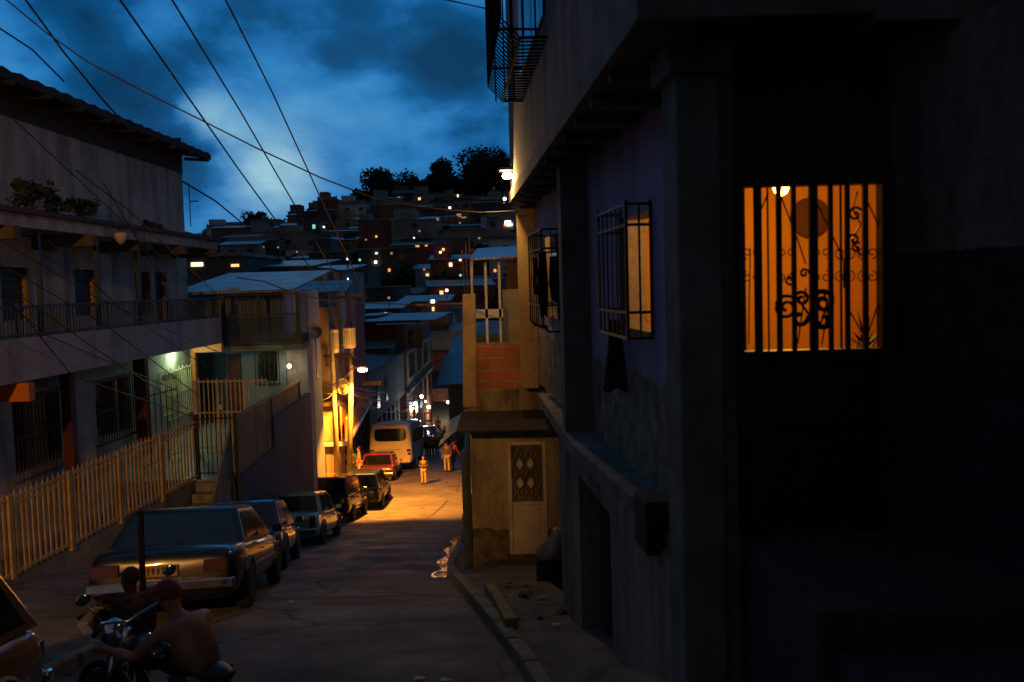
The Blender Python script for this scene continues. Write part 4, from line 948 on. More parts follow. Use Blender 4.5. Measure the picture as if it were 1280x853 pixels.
def transformer(px0,px1,py0,py1,Y,label):
    a=P(px0,py0,Y);b=P(px1,py1,Y); r=(b.x-a.x)/2; hh_=a.z-b.z; o=empty('transformer',((a.x+b.x)/2,Y-.0,b.z),label,'transformer','transformers on the poles')
    MB().lathe([(r*.9,0),(r,.04),(r,hh_-.1),(r*1.05,hh_-.09),(r*1.05,hh_-.04),(r*.8,hh_)],(0,0,0),18).build('tank',M_tr,o,True)
    for dx_ in (-r*.45,0,r*.45): MB().lathe([(.05,0),(.03,.05),(.05,.08),(.03,.12),(.045,.16),(.01,.26)],(dx_,0,hh_),8).build('insulator',mat('porcelain',(.2,.1,.07),None,.3),o,True)
    m=MB()
    for k in range(7): a_=R(30+k*20); m.box(-.01,.01,-.02,.02,hh_*.15,hh_*.75); 
    m=MB()
    for k in range(8): a_=R(-150+k*18); m.bar((r*1.0*math.cos(a_),r*1.0*math.sin(a_),hh_*.15),(r*1.0*math.cos(a_),r*1.0*math.sin(a_),hh_*.8),.035)
    m.build('cooling_fin',M_tr,o); return o
transformer(411,424,411,441,40.2,'slim pale transformer can on the left utility pole')
transformer(428,445,409,435,40.5,'taller wide transformer can on the right utility pole')
m=MB()
a=P(398,372,40.7);b=P(460,372,40.7); m.bar(a,b,.1)
for px in (400,412,433,456): q=P(px,372,40.7); m.tube([q,q+Vector((0,0,.22))],.05,8)
m.build('crossarm',M_wood,label='wooden crossarm with insulators joining the tops of the two utility poles',cat='crossarm')
m=MB(); a=P(404,445,40.6);b=P(447,446,40.6); m.bar(a,b,.08)
for px in (408,416,425,432,441): q=P(px,446,40.6); m.tube([q,q+Vector((.03,0,-.4-.1*(px%3)))],.05,6)
m.build('cable_bracket',M_iron,label='black lower crossarm with switch gear under the transformer cans',cat='crossarm')
# street lamp on an arm
SLp=P(453,462,39.7); o=empty('street_lamp',tuple(P(427,480,40.9)),'lit orange street lamp reaching from the right utility pole over the street','street lamp')
l0=Vector(o.location); e_=SLp-l0
MB().tube([(0,0,0),(e_.x*.5,e_.y*.5,e_.z+.0),(e_.x*.8,e_.y*.8,e_.z+.1),(e_.x*.95,e_.y*.95,e_.z+.1)],.035).build('arm',M_steel,o,True)
MB().sphere((e_.x,e_.y,e_.z+.07),.2,12,(1.3,.8,.45)).build('lamp_head',M_steel,o,True)
MB().sphere((e_.x,e_.y,e_.z-.02),.17,12,(1.25,.9,.55)).build('bulb',M_sodium,o,True)
lamp('street_light',(SLp.x,SLp.y,SLp.z-.25),(1,.32,.025),14000,.12,'SPOT',aim=(SLp.x,SLp.y+.6,SLp.z-8),size=R(134),blend=.3)
lamp('street_light_spill',(SLp.x,SLp.y-.35,SLp.z-.1),(1,.40,.05),320,.2)
# glowing cable junction: a spray of cables at the pole
r_=random.Random(4); J=P(429,484,40.7)
def cable(name,pts,r,label,grp='overhead cables',mat_=None,sag=0,n=14):
    if len(pts)==2 and sag:
        a,b=pts; pts=[a.lerp(b,i/n)+Vector((0,0,-sag*4*(i/n)*(1-i/n))) for i in range(n+1)]
    m=MB().tube(pts,r,5); return m.build(name,mat_ or M_wire,smooth=True,label=label,cat='cable',group=grp)
M_cab=mat('sheathed_cable',(.22,.18,.12),(.12,.10,.07),.5)
m=MB().tube([(J.x-.03,40.8,J.z+.3),(J.x+.04,40.8,J.z),(J.x-.02,40.8,J.z-.35)],[.1,.2,.09],8)
for k in range(14):
    c0=J+Vector((0,-.1,r_.uniform(-.2,.2))); pts=[c0+Vector((.22*math.cos(a_)*r_.uniform(.9,1.1),.1*math.sin(a_*2),.22*math.sin(a_))) for a_ in [i*.5 for i in range(13)]]
    m.tube(pts,.014,4)
m.build('cable_coil',M_cab,smooth=True,label='tangled knot of coiled cables tied to the right utility pole',cat='cable coil')
ends=[(478,490),(500,482),(520,478),(500,492),(545,487),(480,500),(500,508),(520,505),(470,476),(462,520)]
for k,(px,py) in enumerate(ends):
    Y=52+k*3; b=P(px,py,Y); cable('service_cable',[J+Vector((0,0,r_.uniform(-.25,.25))),b],.03,'service cable fanning out from the lit cable knot on the right pole','service cables at the lit pole',M_cab,sag=.35+.08*k)
for k,(px,py,Y) in enumerate([(387,470,38),(386,478,38),(388,500,37.5),(386,455,38)]):
    cable('service_cable',[J+Vector((-.1,0,r_.uniform(-.2,.4))),P(px,py,Y)],.02,'service cable running from the right pole to the orange-lit wall','service cables to the orange wall',M_wire,sag=.3)
# small insulator box on a cable
p=P(465,479,47); MB().box(-.5,.5,-.12,.12,-.12,.12).xf(Matrix.Translation(p)).build('splice_box',M_cab,label='small cylindrical splice box hanging on the fan of lit cables',cat='splice box',bevel=.05)
# ---------------------------------------------------------------- sky cables
CN=[('thick black power line, first from the left of the three crossing the open sky',P(412,368,40.7),P(299,213,30),P(150,0,19),P(100,-72,16)),
 ('thick black power line, middle of the three crossing the open sky',P(433,368,40.7),P(299,137,30),P(215,0,22),P(170,-75,19)),
 ('thick black power line, rightmost of the three crossing the open sky',P(456,368,40.7),P(340,115,30),P(282,0,24),P(255,-55,21))]
for l,*pts in CN: 
    # gentle catenary through the points
    cable('power_line',pts,.026,l,'power lines over the street')
pts=[P(-60,-38,14),P(8,0,14.2),P(59,42,14.4),P(110,78,14.5),P(180,115,14.6),P(245,147,14.7),P(320,185,14.7),P(400,222,14.7),P(470,249,14.7),P(520,258,14.65),P(560,263,14.6),P(600,266,14.6),P(648,264,14.6)]
cable('sagging_cable',pts,.012,'long sagging cable from the upper left sky to the near house corner','overhead cables',mat('grey_cable',(.03,.026,.02),None,.6,bmp=0))
cable('thin_cable',[P(10,-30,17),P(32,0,17),P(80,66,17.4),P(127,123,18),P(160,160,19)],.02,'knotted cable running down behind the dark tiled eave',)
for q in ((95,83,17.5),(112,104,17.8)): pass
cable('thin_cable',[P(-10,30,18),P(0,36,18),P(40,62,18.5),P(80,102,19.5)],.018,'faint cable at the left edge of the sky above the eave')
cable('thin_cable',[P(225,225,29.3),P(270,252,33),P(310,285,40)],.03,'cable from the far corner of the left house down to the hillside roofs')
cable('thin_cable',[P(540,-4,11.5),P(580,5,11.6),P(617,13,11.7)],.009,'lower cable entering the top of the tall upper-floor cage')
cable('thin_cable',[P(575,-6,11.5),P(600,-3,11.6),P(620,0,11.7)],.009,'upper cable entering the top of the tall upper-floor cage')
cable('thin_cable',[P(688,28,8.9),P(735,42,7.5),P(785,53,6.4),P(835,58,5.3),P(900,50,4.8)],.006,'drooping cable across the dark upper wall of the near house')
cable('orange_lit_cable',[P(296,347,27),P(330,352,27.4),P(370,368,28),P(410,376,29.5),P(460,379,31),P(520,381,32.5),P(583,380,16.5)],.022,'cable strung from the blue house roof across the street to the rough post','overhead cables',M_cab)
# cables draped across the front of the left house
r_=random.Random(9)
for k,(a,b,c) in enumerate([((18,150),(85,213),(240,357)),((95,213),(160,262),(275,372)),((0,300),(120,372),(272,440)),((0,330),(130,405),(255,500)),((0,352),(110,430),(235,512)),((30,395),(90,470),(238,520)),((0,370),(60,420),(225,490)),((130,230),(190,330),(265,400)),((60,300),(150,385),(262,462))]):
    cable('house_cable',[P(a[0],a[1],14.5),P(b[0],b[1],17),P(c[0],c[1],23.5)],.011,'thin black cable draped in front of the left house','cables draped in front of the left house')
# antenna bracket at far corner of left house
p=P(237,252,29.2); m=MB().tube([p,p+Vector((.28,0,0))],.02); m.tube([p+Vector((0,0,-.8)),p+Vector((0,0,.6))],.015); m.build('wall_bracket',M_iron,label='thin iron cable bracket on the far corner of the left house',cat='bracket')
# ---------------------------------------------------------------- houses down the street and across the valley
WALLC={'brick':brickm('far_brick',(0.300,0.112,0.060),(0.225,0.090,0.053),(0.195,0.165,0.135),.4,.2,.012),'ochre':mat('far_ochre',(0.390,0.300,0.165),(0.225,0.180,0.105),.9,scale=.5,bmp=0),
 'blue':mat('far_blue',(0.195,0.285,0.405),(0.120,0.180,0.255),.9,scale=.5,bmp=0),'grey':mat('far_grey',(0.285,0.277,0.255),(0.150,0.150,0.143),.9,scale=.4,bmp=0),
 'white':mat('far_white',(0.570,0.570,0.555),(0.390,0.390,0.375),.9,scale=.4,bmp=0),'red':mat('far_red',(0.270,0.090,0.068),(0.165,0.060,0.053),.9,scale=.5,bmp=0),
 'green':mat('far_green',(0.195,0.285,0.210),(0.120,0.180,0.135),.9,scale=.5,bmp=0),'lilac':mat('far_lilac',(0.510,0.480,0.600),(0.390,0.375,0.495),.9,scale=.5,bmp=0),
 'dark':mat('far_dark',(0.105,0.098,0.090),(0.060,0.060,0.060),.9,scale=.5,bmp=0)}
M_zl=zinc('zinc_light',(.30,.36,.39),(.17,.18,.18),.4); M_zr=zinc('zinc_rusty',(.20,.16,.13),(.12,.07,.05),.6); M_teal=mat('teal_sheet',(.06,.20,.26),(.04,.13,.17),.5,scale=.6,bmp=.1)
M_slab=mat('slab_grey',(.26,.26,.24),(.16,.16,.15),.9,scale=.5,bmp=0)
M_wd=mat('window_dark',(.015,.017,.02),None,.25,bmp=0)
LIT=[emit('lit_amber',(1,.55,.18),1.6),emit('lit_orange',(1,.36,.08),1.2),emit('lit_white',(.8,.88,1),1.3),emit('lit_warm',(1,.74,.42),2.6),emit('lit_green',(.35,.95,.75),.7),emit('lit_dim',(1,.5,.2),.35),emit('lit_bright',(1,.92,.8),5)]
def wbox(m,x0,x1,y,z0,z1): m.box(x0,x1,y-.05,y-.005,z0,z1)
def house(x0,x1,y0,y1,zb,zt,wm,roof,wins,label,group=None,loc=None,rz=0,over=.3,name='house'):
    o=empty(name,((x0+x1)/2,(y0+y1)/2,zb),label,'house',group,rz); c=Vector(o.location)
    def b_(m,n,mt,**k): m.xf(Matrix.Translation(-c)); return m.build(n,mt,o,**k)
    b_(MB().box(x0,x1,y0,y1,zb,zt),'wall',wm)
    if roof[0]=='metal':
        s=roof[2] if len(roof)>2 else .7; d=.06
        m=MB().hexa([(x0-over,y0-over,zt+.01),(x1+over,y0-over,zt+.01),(x1+over,y1+over,zt+s),(x0-over,y1+over,zt+s)],[(x0-over,y0-over,zt+.01+d),(x1+over,y0-over,zt+.01+d),(x1+over,y1+over,zt+s+d),(x0-over,y1+over,zt+s+d)])
        b_(m,'roof',roof[1]); 
    elif roof[0]=='slab':
        m=MB().box(x0-.15,x1+.15,y0-.25,y1+.15,zt+.005,zt+.2); m2=m
        if len(roof)>2 and roof[2]: 
            m.box(x0-.05,x1+.05,y0-.1,y0+.05,zt+.2,zt+.9)
            for x in (x0+.1,(x0+x1)/2,x1-.3): m.box(x,x+.22,y0-.02,y0+.2,zt+.9,zt+1.3)
        b_(m,'roof',roof[1])
    for (wx0,wx1,wz0,wz1,wm_) in wins:
        m=MB(); wbox(m,wx0,wx1,y0,wz0,wz1); w_=b_(m,'window',wm_)
    return o
def hp(px0,px1,yt,Y,depth,wm,roof,wl,label,zb=None,group=None,over=.3,name='house'):
    a=P(px0,yt,Y); b=P(px1,yt,Y); zt=a.z; zb=zb if zb is not None else hz((a.x+b.x)/2,Y)-1
    ws=[]
    for (wa,wb_,ya,yb,mm) in wl:
        p=P(wa,ya,Y);q=P(wb_,yb,Y); ws.append((p.x,q.x,q.z,p.z,mm))
    return house(a.x,b.x,Y,Y+depth,zb,zt,wm,roof,ws,label,group,over=over,name=name)
# blue house behind the gate
x0=P(236,400,31.2).x
BH=house(x0,-7.72,31.2,37,-9,.0,WALLC['blue'],('metal',M_zl,.75),[(P(322,440,31.2).x,P(346,440,31.2).x,P(330,476,31.2).z,P(330,440,31.2).z,M_wd)],'blue two-storey house behind the cream gate, with barred veranda and zinc roof',over=.45)
def bh(m,name,mat_,**k): m.xf(Matrix.Translation(-Vector(BH.location))); return m.build(name,mat_,BH,**k)
xr_=P(378,400,29.7).x-.1; xl_=P(277,400,29.7).x
zf_=-1.72
m=MB().box(xl_,xr_,29.7,31.19,zf_-.18,zf_); bh(m,'veranda_floor',M_conc)
m=MB(); m.box(x0,xr_+.1,29.5,31.19,-.02,.05); bh(m,'veranda_roof',M_zl)
m=MB(); n=44
for k in range(n+1): x=xl_+(xr_-xl_)*k/n; m.box(x-.01,x+.01,29.71,29.73,zf_,-.06 if k%4==0 else -.72)
for z in (zf_+.06,-.72,-.08): m.box(xl_,xr_,29.70,29.74,z-.02,z+.02)
for k in range(7): 
    Y=29.75+k*.22; m.box(xr_-.03,xr_-.01,Y-.01,Y+.01,zf_,-.06)
bh(m,'veranda_bars',mat('veranda_grille',(.05,.07,.065),(.03,.04,.04),.5))
for x in (xl_+.05,xl_+1.2,xr_-.06): bh(MB().box(x-.05,x+.05,29.75,29.85,zf_,-.03),'veranda_post',M_rail)
bh(MB().box(P(286,500,31.18).x,P(303,500,31.18).x,31.12,31.18,-4.3,P(290,443,31.18).z),'door',M_dredp)
bh(MB().box(P(246,500,31.18).x,P(284,500,31.18).x,31.14,31.18,-4.3,P(250,443,31.18).z),'shutter',mat('shutter_teal',(.02,.045,.05),None,.6))
bh(MB().box(P(287,375,31.18).x,P(300,375,31.18).x,31.12,31.17,P(290,372,31.1).z,P(290,360,31.1).z),'small_window',mat('curtain_pale',(.35,.4,.42),None,.9))
m=MB()
a=P(318,436,31.05);b=P(350,480,31.05)
for k in range(6): x=a.x+(b.x-a.x)*k/5; m.box(x-.012,x+.012,31.0,31.03,b.z,a.z)
for z in (a.z,b.z): m.box(a.x,b.x,31.0,31.15,z-.015,z+.015)
bh(m,'window_grille',M_iron)
p=P(361,458,30.9); o=empty('wall_bulb',(p.x,31.2,p.z),'bare bright bulb on the white wall beside the blue house','lamp'); MB().sphere((0,-.25,0),.075,10).build('bulb',M_ledw,o,True); MB().tube([(0,0,0.02),(0,-.22,.02)],.012).build('bracket',M_iron,o)
lamp('bulb_light',(p.x,30.75,p.z),(1,.72,.4),5,.05)
# white side wall house
M_wst=plaster('white_stained',(.36,.36,.40),(.22,.21,.22),(.13,.14,.12),-7.3,scale=1.2)
house(-7.70,-6.98,31.25,32.1,-9.5,P(370,425,31.25).z,M_wst,('slab',M_slab),[],'narrow grey-white house wall rising behind the parked cars, next to the blue house')
# orange-lit corner building D/E
M_dwall=plaster('ochre_stained_wall',(.42,.33,.20),(.17,.09,.05),scale=.8,thr=.5)
DE=empty('balcony_corner_house',(-9.5,48,-10),'orange-lit corner house behind the utility poles with a long white-edged balcony','house')
def de(m,name,mat_,**k): m.xf(Matrix.Translation(-Vector(DE.location))); return m.build(name,mat_,DE,**k)
Ex=lambda Y:-7.78-.083*(Y-41.5); zl=-6.96
def ewall(m,o_,a,b,z0,z1,t): m.wall((Ex(a)-o_,a),(Ex(b)-o_,b),z0,z1,-t)
m=MB(); m.box(-12,Ex(41.5)-.01,41.5,41.7,-10.5,zl-.1); m.box(-12,Ex(41.5)-.35,41.5,44.4,zl+.1,P(395,385,41.5).z); ewall(m,.8,44.41,57,zl+.1,-4.9,.2); m.box(-12,Ex(57)-.3,56.8,57,-12,-3); de(m,'wall',M_dwall)
m=MB(); Y=41.7
while Y<56.5: ewall(m,.3,Y,Y+.5,-12,zl-.1,.3); Y+=2.1
de(m,'street_pillar',mat('far_grey2',(.16,.17,.14),(.09,.1,.085),.9))
m=MB(); ewall(m,1.0,41.8,57,-12,zl-.1,.1); de(m,'shop_front',mat('shop_dark',(.02,.035,.035),None,.6))
m=MB(); m.hexa([(-12,41.3,zl-.1),(Ex(41.3)+.25,41.3,zl-.1),(Ex(57)+.25,57,zl-.1),(-12,57,zl-.1)],[(-12,41.3,zl+.06),(Ex(41.3)+.25,41.3,zl+.06),(Ex(57)+.25,57,zl+.06),(-12,57,zl+.06)]); de(m,'balcony_floor',M_white)
m=MB(); ewall(m,-.12,41.9,56,zl+.061,-5.95,.1); de(m,'balcony_parapet',mat('rust_parapet',(.6,.22,.06),(.4,.12,.03),.8,scale=.9))
m=MB(); a=P(387,537,41.45);b=P(402,550,41.45); m.box(a.x,b.x,41.44,41.49,b.z,a.z); de(m,'window',mat('brown_shutter',(.05,.025,.02),None,.6))
a=P(388,570,41.45);b=P(409,600,41.45); de(MB().box(a.x,b.x,41.44,41.49,-10,a.z),'garage_door',mat('brown_door',(.10,.045,.025),None,.7))
a=P(386,503,41.3);b=P(432,507,41.3); de(MB().box(a.x,b.x-.3,41.2,41.49,b.z,a.z),'eave',M_wood)
m=MB(); a=P(407,508,41.4)
for k in range(2): m.box(a.x+.45+k*.2,a.x+.5+k*.2,41.4,41.46,zl+.07,a.z-.05)
de(m,'slats',mat('yellow_slats',(.5,.36,.12),(.35,.24,.08),.6))
hp(382,426,374,46,7,WALLC['red'],('slab',M_slab,1),[(395,403,385,402,M_wd),(412,420,385,402,M_wd)],'dark red upper block of houses behind the transformer cans',zb=-6.5)
hp(378,426,367,43.2,1.2,WALLC['blue'],('metal',M_zl,.5),[],'low pale blue roof-top room with light zinc roof left of the transformers',zb=-3)
# satellite dish on the roof of the white house
p=P(394,413,33.5); o=empty('satellite_dish',(p.x,33.5,p.z-.4),'small round satellite dish above the white side wall','satellite dish'); MB().tube([(0,0,-1.4),(0,0,.3)],.02).build('mast',M_steel,o)
m=MB().lathe([(.02,.08),(.15,.06),(.26,0),(.27,.01),(.15,.075),(.02,.1)],(0,-.1,.35),16,'y'); m.build('dish',M_steel,o,True)
# E2 row
M_e2=plaster('grey_green_wall',(.22,.22,.16),(.11,.11,.085),scale=.5)
E2=empty('shop_row_house',(-10,66,-13),'grey-green house with a row of dark doorways beyond the orange-lit balcony house','house')
def e2(m,name,mat_,**k): m.xf(Matrix.Translation(-Vector(E2.location))); return m.build(name,mat_,E2,**k)
m=MB(); m.wall((-9.05,57.3),(-8.85,74.8),-8.6,-5.2,-.3); m.wall((-9.05,57.3),(-8.85,74.8),-5.199,-5.19,-4)
Y=57.3
while Y<74: m.wall((-9.05,Y),(-9.05,Y+.9),-14,-8.6,-.3); Y+=2.4
m.box(-13,-9.35,57.3,57.5,-14,-5.2); e2(m,'wall',M_e2)
m=MB(); m.wall((-9.6,57.5),(-9.6,74.8),-14,-8.6,-.1); e2(m,'shop_front',MATS['shop_dark'])
m=MB(); m.hexa([(-13.2,57,-5.18),(-8.8,57,-5.18),(-8.6,75,-5.18),(-13.2,75,-5.18)],[(-13.2,57,-4.6),(-8.8,57,-5.1),(-8.6,75,-5.1),(-13.2,75,-4.6)]); e2(m,'roof',M_zr)
for k,Y in enumerate((60,64,68.5,72)): e2(MB().box(-9.03,-8.99 if 0 else -8.93,Y,Y+1.2,-7.9,-6.3),'window',M_wd)
# F: brick building
FB=empty('brick_tenement',(-10.5,87,-13.5),'tall brick tenement with ribbon windows, pale floor slabs and bright blue-lit zinc roof','house')
def fb_(m,name,mat_,**k): m.xf(Matrix.Translation(-Vector(FB.location))); return m.build(name,mat_,FB,**k)
fx0=P(455,400,75).x; fxc=-8.75
zF=lambda py,Y=75: P(500,py,Y).z
m=MB(); m.box(fx0,fxc,75,99,zF(400)-11.5,zF(402)); fb_(m,'wall',WALLC['brick'])
for py in (440,490): 
    z=zF(py); fb_(MB().box(P(487,py,75).x,fxc+.35,74.7,99.2,z-.1,z+.1),'floor_slab',M_slab)
zt_,zb_=zF(446),zF(476)
for k in range(3): 
    Y=77+k*6.5; fb_(MB().box(fxc-.1,fxc+.02,Y,Y+4.6,zb_,zt_),'window',M_wd)
m=MB(); m.box(fxc+.021,fxc+.06,75.2,98.8,zt_+.05,zF(441)-.1); m.box(fxc+.021,fxc+.06,75.2,98.8,zF(489),zb_-.05)
for k in range(4): m.box(fxc+.021,fxc+.06,75.2+k*6.5,76.8+k*6.5,zb_-.05,zt_+.05)
fb_(m,'plaster_band',WALLC['ochre'])
for k,(py0,py1) in enumerate(((505,530),)):
    for j in range(5): Y=76.5+j*4.5; fb_(MB().box(fxc-.1,fxc+.03,Y,Y+2.2,zF(532),zF(498)),'doorway',M_wd)
fb_(MB().box(P(510,410,75).x,P(536,410,75).x-.6,74.9,75.0,zF(436),zF(412)),'shutter',M_wd)
r_=random.Random(5)
for k,(pa,pb,ya,yb,Y,dp_) in enumerate(((452,545,403,394,73.5,14),(470,520,407,401,72.5,4),(447,470,396,393,78,8))):
    a=P(pa,ya,Y);b=P(pb,ya,Y); z2=P(pa,yb,Y+dp_).z
    m=MB().hexa([(a.x,Y,a.z),(b.x,Y,a.z),(b.x+.4,Y+dp_,z2),(a.x,Y+dp_,z2)],[(a.x,Y,a.z+.07),(b.x,Y,a.z+.07),(b.x+.4,Y+dp_,z2+.07),(a.x,Y+dp_,z2+.07)]); fb_(m,'roof',M_zl)
hp(445,487,437,70,4.8,WALLC['dark'],('metal',M_zl,.5),[(452,462,445,452,M_wd)],'low dark annex with a blue-lit zinc roof leaning on the brick tenement',zb=-9)
# end of the street
hp(540,579,412,112,10,WALLC['lilac'],('slab',M_slab),[],'pale lilac blank-walled house stepping down at the end of the street',zb=-9.5)
hp(541,571,441,104,7,WALLC['red'],('metal',M_zr,.4),[(552,557,450,457,M_wd)],'dark red house under the pale lilac wall at the end of the street',zb=-13)
hp(536,600,487,99,4,WALLC['brick'],('metal',M_teal,.8),[(541,546,500,520,M_wd),(554,558,500,512,M_wd)],'lamplit brick shop facing up the street behind the crowd',zb=-17,name='shop')
a=P(539,530,97.5);b=P(571,526,97.5); m=MB().hexa([(a.x,97,a.z-.5),(b.x,97,a.z-.5),(b.x,98.9,b.z),(a.x,98.9,b.z)],[(a.x,97,a.z-.44),(b.x,97,a.z-.44),(b.x,98.9,b.z+.06),(a.x,98.9,b.z+.06)]); m.build('awning',M_white,label='white lamplit canopy strip on the brick shop at the end of the street',cat='awning')
M_shopf=mat('timber_frame',(.5,.28,.12),(.35,.18,.08),.7)
a=P(530,516,88);b=P(541,546,88); m=MB(); m.box(a.x,a.x+.12,88,88.1,b.z,a.z); m.box(b.x-.12,b.x,88,88.1,b.z,a.z); m.box(a.x+.12,b.x-.12,88,88.1,a.z-.12,a.z); m.box(a.x+.12,b.x-.12,88,88.1,a.z-.9,a.z-.75); m.box(a.x+.12,b.x-.12,88.02,88.08,b.z,b.z+.4)
m.build('kiosk',M_shopf,label='orange-lit timber kiosk frame on the left at the far end of the street',cat='kiosk')
hp(572,640,462,84,14,WALLC['dark'],('metal',M_teal,2.2),[],'low dark house under teal sheets on the right beyond the market',zb=-16,over=1.2)
hp(596,668,425,32,12,WALLC['grey'],('slab',M_slab),[],'grey house hidden beyond the brick parapet on the right side of the street',zb=-9)
hp(560,592,480,70,8,WALLC['dark'],('metal',M_teal,1.6),[],'small dark shack with teal roof on the right kerb near the crowd',zb=-14,over=.8)
# mid-distance houses behind the left row
for (a,b,yt,Y,dp_,wm,rf,wl,lab,zb_) in [
 (225,302,322,50,9,'dark',('slab',M_slab),[(239,254,328.5,333,LIT[3]),(289,299,330.5,333.5,LIT[0])],'dark house with two bright wide windows just above the blue house roof',-6),
 (296,388,336,54,8,'dark',('metal',M_zl,.6),[(330,350,342,348,M_wd)],'dark house with a thin blue zinc roof line left of the utility poles',-6),
 (380,430,340,66,9,'grey',('metal',M_zl,.6),[(400,410,347,353,M_wd),(415,420,347,352,LIT[5])],'grey house with zinc roof and a dim window behind the power pole tops',-6),
 (425,500,388,92,9,'dark',('metal',M_zl,.5),[(480,484,391,396,LIT[3]),(440,446,392,398,M_wd)],'dark house with a small warm window just above the tenement roof',-12),
 (500,560,378,105,9,'brick',('metal',M_zl,.6),[(520,526,384,389,M_wd),(540,543,384,389,LIT[0])],'brick house with zinc roof above and behind the brick tenement',-12),
 (540,600,395,122,9,'grey',('metal',M_teal,1),[(561,564,399,405,LIT[4])],'grey house with teal roof above the pale lilac wall',-14)]:
    hp(a,b,yt,Y,dp_,WALLC[wm],rf,wl,lab,zb=zb_)
# ---- hillside
r_=random.Random(21)
HG='small houses packed on the hillside'
labs={'brick':'small bare-brick house','ochre':'small ochre house','blue':'small pale blue house','grey':'small grey rendered house','white':'small whitewashed house','red':'small dark red house','green':'small green house','dark':'small blackened house'}
cls=['brick']*7+['grey']*5+['ochre']*2+['blue','white','red','red','green','dark','dark','dark']
cnt=0; Y=104.0; rowi=0; hcount={}
while Y<328:
    xa=(222-640)/F*Y; xb=(676-640)/F*Y; x=xa+r_.uniform(0,3)
    while x<xb:
        wdt=r_.uniform(5.5,10.5); yy=Y+r_.uniform(-3,3); dpt=r_.uniform(5,8)
        px=640+F*(x+wdt/2)/yy
        if r_.random()<.10 and Y>140: x+=wdt*.8; continue
        h0=hz(x+wdt/2,yy); ht=r_.choice([3,3.4,5.6,6,6,8.4]); c=r_.choice(cls)
        zt=h0+ht; ws=[]; nf=int(ht//2.6); nlit=0; nw=0
        for f_ in range(max(1,nf)):
            k=r_.choice([1,2,2,3])
            for j in range(k):
                if nw>=5: break
                wx=x+wdt*(j+.5)/k-.5+r_.uniform(-.4,.4); wz=zt-1.9-f_*2.6
                lit=r_.random()<.085; ww=r_.uniform(.7,1.3)
                mm=r_.choice(LIT) if lit else M_wd; nlit+=lit
                ws.append((wx,wx+ww,wz,wz+r_.uniform(.8,1.2),mm)); nw+=1
        rf=r_.choice([('metal',M_zl,.6),('metal',M_zl,.9),('metal',M_zr,.8),('slab',M_slab),('slab',M_slab,1),('slab',M_slab)])
        rn='zinc roof' if rf[0]=='metal' and rf[1] is M_zl else 'rusty sheet roof' if rf[0]=='metal' else 'flat roof'
        where='low on the hill' if Y<160 else 'halfway up the hill' if Y<245 else 'near the ridge'
        side='left' if px<380 else 'right' if px>530 else 'middle'
        lab=f"{labs[c]} with {rn}, {ht:.0f} m tall and {nw} window{'s' if nw>1 else ''}{', '+str(nlit)+' lit' if nlit else ', all dark'}, {where}, {side}"
        lab=f"{labs[c]}, {rn}, {('no' if not nlit else 'one' if nlit==1 else 'several')} lit window{'s' if nlit>1 or not nlit else ''}, {where}, {side}"
        ho=house(x,x+wdt,yy,yy+dpt,h0-4,zt,WALLC[c],rf,ws,lab,HG,rz=R(r_.uniform(-9,9))); cnt+=1
        if r_.random()<.22:
            house(x+.5,x+wdt*.55,yy+1,yy+dpt-.5,zt+.21,zt+2.7,WALLC[r_.choice(cls)],('metal',M_zr,.4),[],'little roof-top room on a hillside house','roof-top rooms on the hillside') if 0 else MB().box(x+.5,x+wdt*.5,yy+1,yy+dpt-.5,zt+.1,zt+2.5).xf(Matrix.Translation(-Vector(ho.location))).build('upper_room',WALLC[c],ho)
        elif r_.random()<.2 and cnt%2:
            tk=MB().lathe([(.5,0),(.55,.1),(.55,1.0),(.45,1.15),(.2,1.2)],(0,0,0),12).xf(Matrix.Translation((x+wdt*r_.uniform(.2,.8),yy+dpt*.5,zt+.35))).build('water_tank',WALLC[r_.choice(['blue','dark'])],smooth=True,label='round plastic water tank standing on a hillside house roof',cat='water tank',group='water tanks on hillside roofs')
        x+=wdt+r_.choice([.2,.4,.8,2.2])
    Y+=r_.uniform(10.5,13.5); rowi+=1
# the skyline block
hp(391,416,252,318,8,WALLC['dark'],('slab',M_slab),[(395,398,260,266,M_wd)],'tall dark block standing out on the ridge left of the trees',zb=10)
hp(397,452,268,300,8,WALLC['grey'],('slab',M_slab),[(401,409,273,277,LIT[6]),(430,433,271,274,M_wd)],'grey ridge house with one bright white window under the tall block',zb=8)
hp(342,392,285,290,8,WALLC['ochre'],('slab',M_slab),[(350,360,302,306,LIT[5]),(370,374,300,306,M_wd)],'ochre long house on the ridge left of the tall block',zb=8)
hp(362,392,302,255,6,WALLC['white'],('slab',M_slab),[(366,369,305,310,M_wd),(378,382,305,310,M_wd)],'pale house with a white balcony front halfway up the left hillside',zb=2)
hp(415,470,322,205,8,WALLC['white'],('metal',M_zl,.7),[(430,434,326,330,M_wd),(446,449,326,330,M_wd),(456,460,323,329,LIT[6])],'long pale blue-white house with a zinc roof and one bright end window',zb=0)
hp(418,500,337,185,8,WALLC['blue'],('slab',M_slab),[(432,438,340,344,LIT[2]),(448,453,339,344,LIT[4]),(481,485,336,341,LIT[0]),(491,501,337,344,LIT[1])],'long blue terrace house with white, green and orange lit windows',zb=-4)
LPOLD=[(408,284,240,6),(494,302,230,6),(518,301,220,3),(523,308,220,1),(533,307,220,1),(553,312,215,0),(563,331,200,3),(540,366,165,1),(541,377,160,6),(561,259,300,6),(631,272,280,6),(634,301,240,3),(641,301,240,0),(625,303,235,6),(652,325,180,2),(573,246,310,5),(585,245,310,5),(526,289,250,5),(468,296,250,0),(576,325,200,0),(532,344,180,5),(551,326,190,2),(466,327,200,6),(437,353,150,5),(607,306,230,5),(477,317,210,5),(557,374,160,3),(575,353,170,4)]
